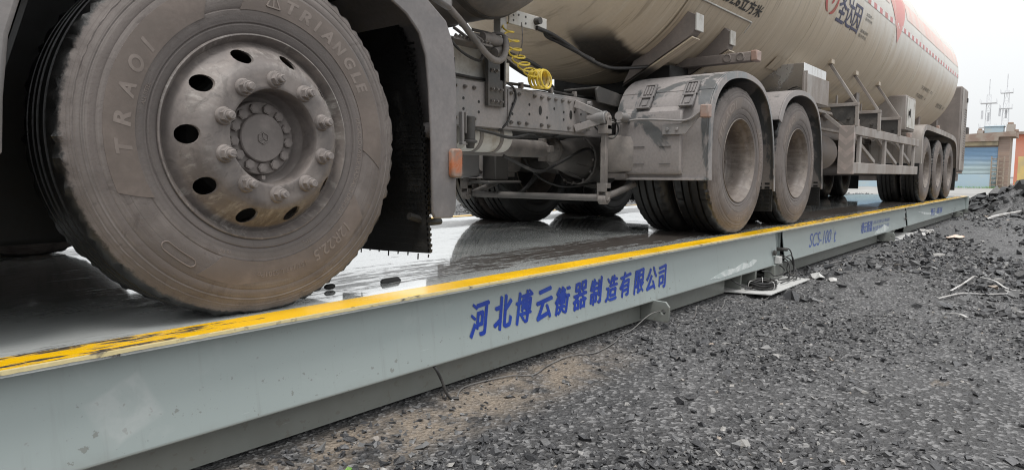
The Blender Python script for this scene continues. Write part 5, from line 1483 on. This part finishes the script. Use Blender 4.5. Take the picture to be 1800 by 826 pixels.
tag(m.build('air_hose', 'yellow', None, at=(3.3, .91, .97)), 'yellow coiled air hose hanging between the tractor and the tanker above the frame rail', 'air hose')
m = MB().tube(smooth([(3.36, .94, 1.36), (3.355, .93, 1.30), (3.34, .92, 1.22), (3.30, .915, 1.15)], 6), .0035, 6)
tag(m.build('safety_wire', 'wire_grey', None, at=(3.35, .93, 1.3)), 'thin grey wire hanging beside the yellow air hose', 'wire')

# ------------------------------------------------------------------ surroundings
GZ0 = -D
road = MB().box(30, 300, -60, 60, GZ0 - .02, GZ0 + .045).build('road', 'road', None, at=(40, 0, GZ0)); tag(road, kind='structure')
# rubble heaps
def heap(cx, cy, rx, ry, h, n, label, big, name='coal_heap'):
    gx_, gy_ = np.meshgrid(np.linspace(-1, 1, 60), np.linspace(-1, 1, 60))
    d = np.hypot(gx_, gy_)
    z = h * np.clip(1 - d ** 1.6, 0, 1) * (1 + .35 * np.sin(gx_ * 7 + gy_ * 3) * np.sin(gy_ * 8 - gx_ * 2)) + .03 * h * rng.normal(0, 1, d.shape) * (d < 1)
    z = np.where(d > .99, -.06, z)
    v = [(cx + a * rx, cy + b * ry, GZ0 + c) for a, b, c in zip(gx_.ravel(), gy_.ravel(), z.ravel())]
    f = [(i * 60 + j, i * 60 + j + 1, (i + 1) * 60 + j + 1, (i + 1) * 60 + j) for i in range(59) for j in range(59)]
    o = MB().add(v, f).build(name, 'ground', None, at=(cx, cy, GZ0), angle=0, fix=False)
    # broken lumps over the surface of the heap
    r = np.sqrt(rng.random(n)) * .98; a = rng.uniform(0, 2 * PI, n)
    X, Y = r * np.cos(a), r * np.sin(a)
    Zs = h * np.clip(1 - r ** 1.6, 0, 1) * (1 + .35 * np.sin(X * 7 + Y * 3) * np.sin(Y * 8 - X * 2))
    s = np.where(rng.random(n) < .07, rng.uniform(.10, .22, n), .02 + .09 * rng.random(n) ** 2.2) * big
    q = shards('coal_lumps', X * rx, Y * ry, Zs + .01, s, (.3, .8), 'stone_dark'); q.parent = o
    return tag(o, label, 'rubble heap')
heap(20.4, -1.9, 4.6, 2.4, .78, 1500, 'black heap of broken coal beyond the end of the weighbridge', 1.35)
heap(17.5, 5.4, 1.6, 1.0, .42, 350, 'low black heap of coal seen beneath the trailer, across the weighbridge', 1.0)
tag(MB().tube(smooth([(15.3, -.55, GZ0 + .03), (16.0, -.6, GZ0 + .06), (16.6, -.8, GZ0 + .10), (17.1, -1.0, GZ0 + .12), (17.4, -1.2, GZ0 + .05)], 6), .03, 7).build('plastic_rope', 'white_plastic', None, at=(16, -.7, GZ0)), 'white plastic rope lying at the foot of the black rubble heap', 'rope')
m = MB()
for k in range(5):
    m.tube([(15.9 + .5 * math.cos(a) * (1 - .08 * k), -1.45 - .3 * k * .3 + .25 * math.sin(a), GZ0 + .07 + .13 * abs(math.sin(a * .5 + k))) for a in np.linspace(0, 2 * PI, 26)], .014, 6)
tag(m.build('plastic_rope', 'white_plastic', None, at=(15.9, -1.5, GZ0)), 'loose loops of white plastic rope at the right edge in front of the rubble heap', 'rope')

# workshop with the blue shutter
BX = 55.7
ws = thing('workshop', 'low brick workshop with a faded blue roller shutter and a flat sloping roof', 'workshop', (BX, 6, GZ0))
P(MB().box(BX + .02, BX + 2.6, 1.35, 14.5, GZ0, 3.02), 'wall', 'brick', ws)
P(MB().box(BX - .10, BX + .30, 1.33, 1.95, GZ0, 3.02), 'brick_pier', 'brick', ws)
P(MB().box(BX - .10, BX + .30, 13.6, 14.5, GZ0, 3.02), 'brick_pier', 'brick', ws)
P(MB().prism([(1.05, 3.02), (1.05, 3.36), (14.9, 2.78), (14.9, 2.62), (1.95, 2.75), (1.95, 3.02)], BX - .45, BX + 2.8, 'x'), 'roof', 'roof_slab', ws)
P(MB().box(BX - .22, BX + .0, 1.96, 8.0, 2.46, 2.74), 'shutter_housing', 'tan_metal', ws, bevel=.03)
m = MB(); zs = np.arange(GZ0 + .05, 2.45, .085)
v = []; f = []
for k, z in enumerate(zs):
    for yy in (1.96, 13.58):
        v += [(BX - .02, yy, z), (BX - .055, yy, z + .042)]
for k in range(len(zs) - 1):
    b = 4 * k; f += [(b, b + 1, b + 3, b + 2), (b + 1, b + 4, b + 6, b + 3)]
P(MB().add(v, f), 'roller_shutter', 'shutter', ws, angle=0)
P(MB().box(BX - .09, BX - .03, 3.9, 4.5, .62, .98), 'shutter_lock_plate', 'brick', ws, bevel=.02)
P(MB().box(BX - .5, BX - .40, 2.2, 14.0, GZ0 + .02, .55), 'skirting_panel', 'panel_blue', ws)
m = MB()
for k in range(7): m.box(BX - .46, BX - .40, 1.5, 2.25, -.15 + .28 * k, -.09 + .28 * k)
for y in (1.52, 1.85, 2.2): m.box(BX - .52, BX - .462, y, y + .07, GZ0, 1.75)
o = m.build('wooden_rack', 'wood', None, at=(BX - .5, 1.9, GZ0)); tag(o, 'weathered wooden slat rack leaning at the brick corner of the workshop', 'rack')
for nm, mt, b, l, c in (('roof_box', 'dark_metal', (BX + .3, BX + 1.1, 3.75, 4.5, 3.25, 3.75), 'dark metal box standing on the workshop roof', 'box'),
                     ('roof_tank', 'panel_blue', (BX + .2, BX + 1.2, 1.75, 2.8, 3.31, 3.72), 'blue-grey water box on the workshop roof near its corner', 'water tank'),
                     ('brick_stack', 'brick', (BX + .1, BX + .8, 1.15, 1.6, 3.36, 3.85), 'stack of bricks at the right corner of the workshop roof', 'bricks'),
                     ('brick_stack', 'brick', (BX + .1, BX + .7, 2.85, 3.2, 3.30, 3.50), 'small low stack of bricks on the workshop roof between the boxes', 'bricks')):
    q = MB().box(*b)
    if nm == 'roof_box': q.box(b[0] - .02, b[0] - .001, b[2] + .1, b[3] - .1, b[4] + .1, b[5] - .1)
    if nm == 'roof_tank': q.box(b[0] - .05, b[1] + .05, b[2] - .05, b[3] + .05, b[5], b[5] + .06)
    if nm == 'brick_stack': q.box(b[0] + .05, b[1] - .1, b[2] + .1, b[3] - .05, b[5], b[5] + .13).box(b[0] + .2, b[1] - .2, b[2] - .2, b[2] - .002, b[4], b[4] + .15)
    tag(q.build(nm, mt, None, at=(b[0], b[2], b[4]), bevel=.02), l, c)
for o_ in list(SC.objects):
    if o_.parent is None and (o_ == ws or o_.name.split('.')[0] in ('roof_box', 'roof_tank', 'brick_stack', 'wooden_rack')): o_.location.y += .32
# lattice masts
def mast(x, y, h, w0, w1, label, kind):
    t = thing('radio_mast', label, 'mast', (x, y, GZ0), 'radio masts beyond the workshop')
    n = int(h / (1.6 if kind else 1.3)); m = MB()
    def cor(u): w = w0 + (w1 - w0) * u; return [(x + sx * w / 2, y + sy * w / 2, GZ0 + h * u) for sx, sy in ((-1, -1), (1, -1), (1, 1), (-1, 1))]
    th = .036
    for k in range(n):
        a, b = cor(k / n), cor((k + 1) / n)
        for i in range(4):
            j = (i + 1) % 4
            m.bar(a[i], b[i], th, th); m.bar(a[i], b[j] if k % 2 else b[j], th * .6, th * .6); m.bar(a[j], b[i], th * .6, th * .6); m.bar(b[i], b[j], th * .6, th * .6)
    P(m, 'lattice', 'galvanised', t, angle=0)
    P(MB().cyl((x, y, GZ0 + h - .2), (x, y, GZ0 + h * 1.18), .07, 8), 'aerial', 'galvanised', t)
    for u in ((.62, .90) if kind == 0 else (.80, .97)):
        z = GZ0 + h * u; w = 1.2 if kind == 0 else .9
        q = MB().box(x - w, x + w, y - w, y + w, z, z + .06)
        for sx in (-1, 1):
            for sy in (-1, 1): q.box(x + sx * w - .03, x + sx * w + .03, y + sy * w - .03, y + sy * w + .03, z, z + .7)
        P(q, 'platform', 'galvanised', t, angle=0)
    for k in range(2):
        b = k * 1.9; q = MB(); q.box(x + .9 * math.cos(b) - .15, x + .9 * math.cos(b) + .15, y + .9 * math.sin(b) - .15, y + .9 * math.sin(b) + .15, GZ0 + h * (.70 + .02 * k), GZ0 + h * (.70 + .02 * k) + 1.5)
        P(q, 'antenna_panel', 'galvanised', t, angle=0)
mast(149.5, 10.9, 15.3, 1.1, .6, 'slender pale mast with two cross platforms behind the workshop roof', 0)
mast(149.6, 8.35, 15.9, 1.8, .6, 'tapering lattice mast to the right of the slender one', 1)
# red building and yellow wall to the right
rb = thing('red_building', 'salmon red two-storey building behind the yellow wall at the right edge', 'building', (78, -4, GZ0))
P(MB().box(78, 90, -22, 2.6, GZ0, 4.25), 'wall', 'salmon', rb); P(MB().box(77.7, 90.3, -22.3, 2.9, 4.252, 4.5), 'roof', 'roof_slab', rb)
for y in (.2, -2.8, -6.0):
    for z in (.6, 2.35):
        w = P(MB().box(77.93, 77.998, y - 1.2, y, z, z + 1.1), 'window', 'window_frame', rb)
        P(MB().box(77.91, 77.929, y - 1.1, y - .63, z + .1, z + 1.0).box(77.91, 77.929, y - .57, y - .1, z + .1, z + 1.0), 'pane', 'glass_dark', w)
yw = thing('yellow_wall', 'yellow rendered boundary wall with square pillars at the right edge', 'wall', (63, -3, GZ0))
P(MB().box(63, 63.3, -22, 1.55, GZ0, 1.9), 'wall_panel', 'ochre', yw)
for y in (-.05, -4.5, -9): P(MB().box(62.85, 63.45, y - .5, y, GZ0, 2.35).box(62.8, 63.5, y - .55, y + .05, 2.352, 2.45), 'pillar', 'ochre', yw, bevel=.02)
def grass(x0, x1, y0, y1, n, h, label):
    m = MB()
    for k in range(n):
        x, y = rng.uniform(x0, x1), rng.uniform(y0, y1); L = h * rng.uniform(.4, 1.2); a = rng.uniform(0, 6.28); w = .03 + .03 * rng.random()
        dx, dy = math.cos(a) * L * .4, math.sin(a) * L * .4
        b = len(m.v); m.v += [(x - w, y, GZ0), (x + w, y, GZ0), (x + dx + w * .5, y + dy, GZ0 + L * .7), (x + dx * 1.8, y + dy * 1.8, GZ0 + L)]; m.f += [(b, b + 1, b + 2, b + 3)]
    return tag(m.build('grass', 'leaf', None, at=((x0 + x1) / 2, (y0 + y1) / 2, GZ0), angle=0, fix=False), label, 'weeds', kind='stuff')
grass(56.5, 62.5, -3.2, 1.2, 1600, .45, 'green weeds growing along the foot of the yellow wall')
grass(54.6, 55.1, 2.0, 6.0, 500, .16, 'thin green weeds along the foot of the blue workshop panel')
# far side of the yard, seen under the lorry
sh = thing('site_shed', 'low white and blue site shed across the yard, seen beneath the lorry', 'shed', (20, 42, GZ0))
P(MB().box(12, 34, 42, 46, GZ0, 2.3), 'wall', 'white_wall', sh); P(MB().prism([(41.6, 2.3), (41.6, 2.42), (46.4, 2.9), (46.4, 2.3)], 11.6, 34.4, 'x'), 'roof', 'panel_blue', sh)
for x in (14, 19, 24, 29): P(MB().box(x, x + 1.2, 41.95, 41.998, .9, 1.9), 'window', 'glass_dark', sh)
P(MB().box(12, 34, 41.93, 41.998, GZ0, .15), 'blue_plinth', 'panel_blue', sh)
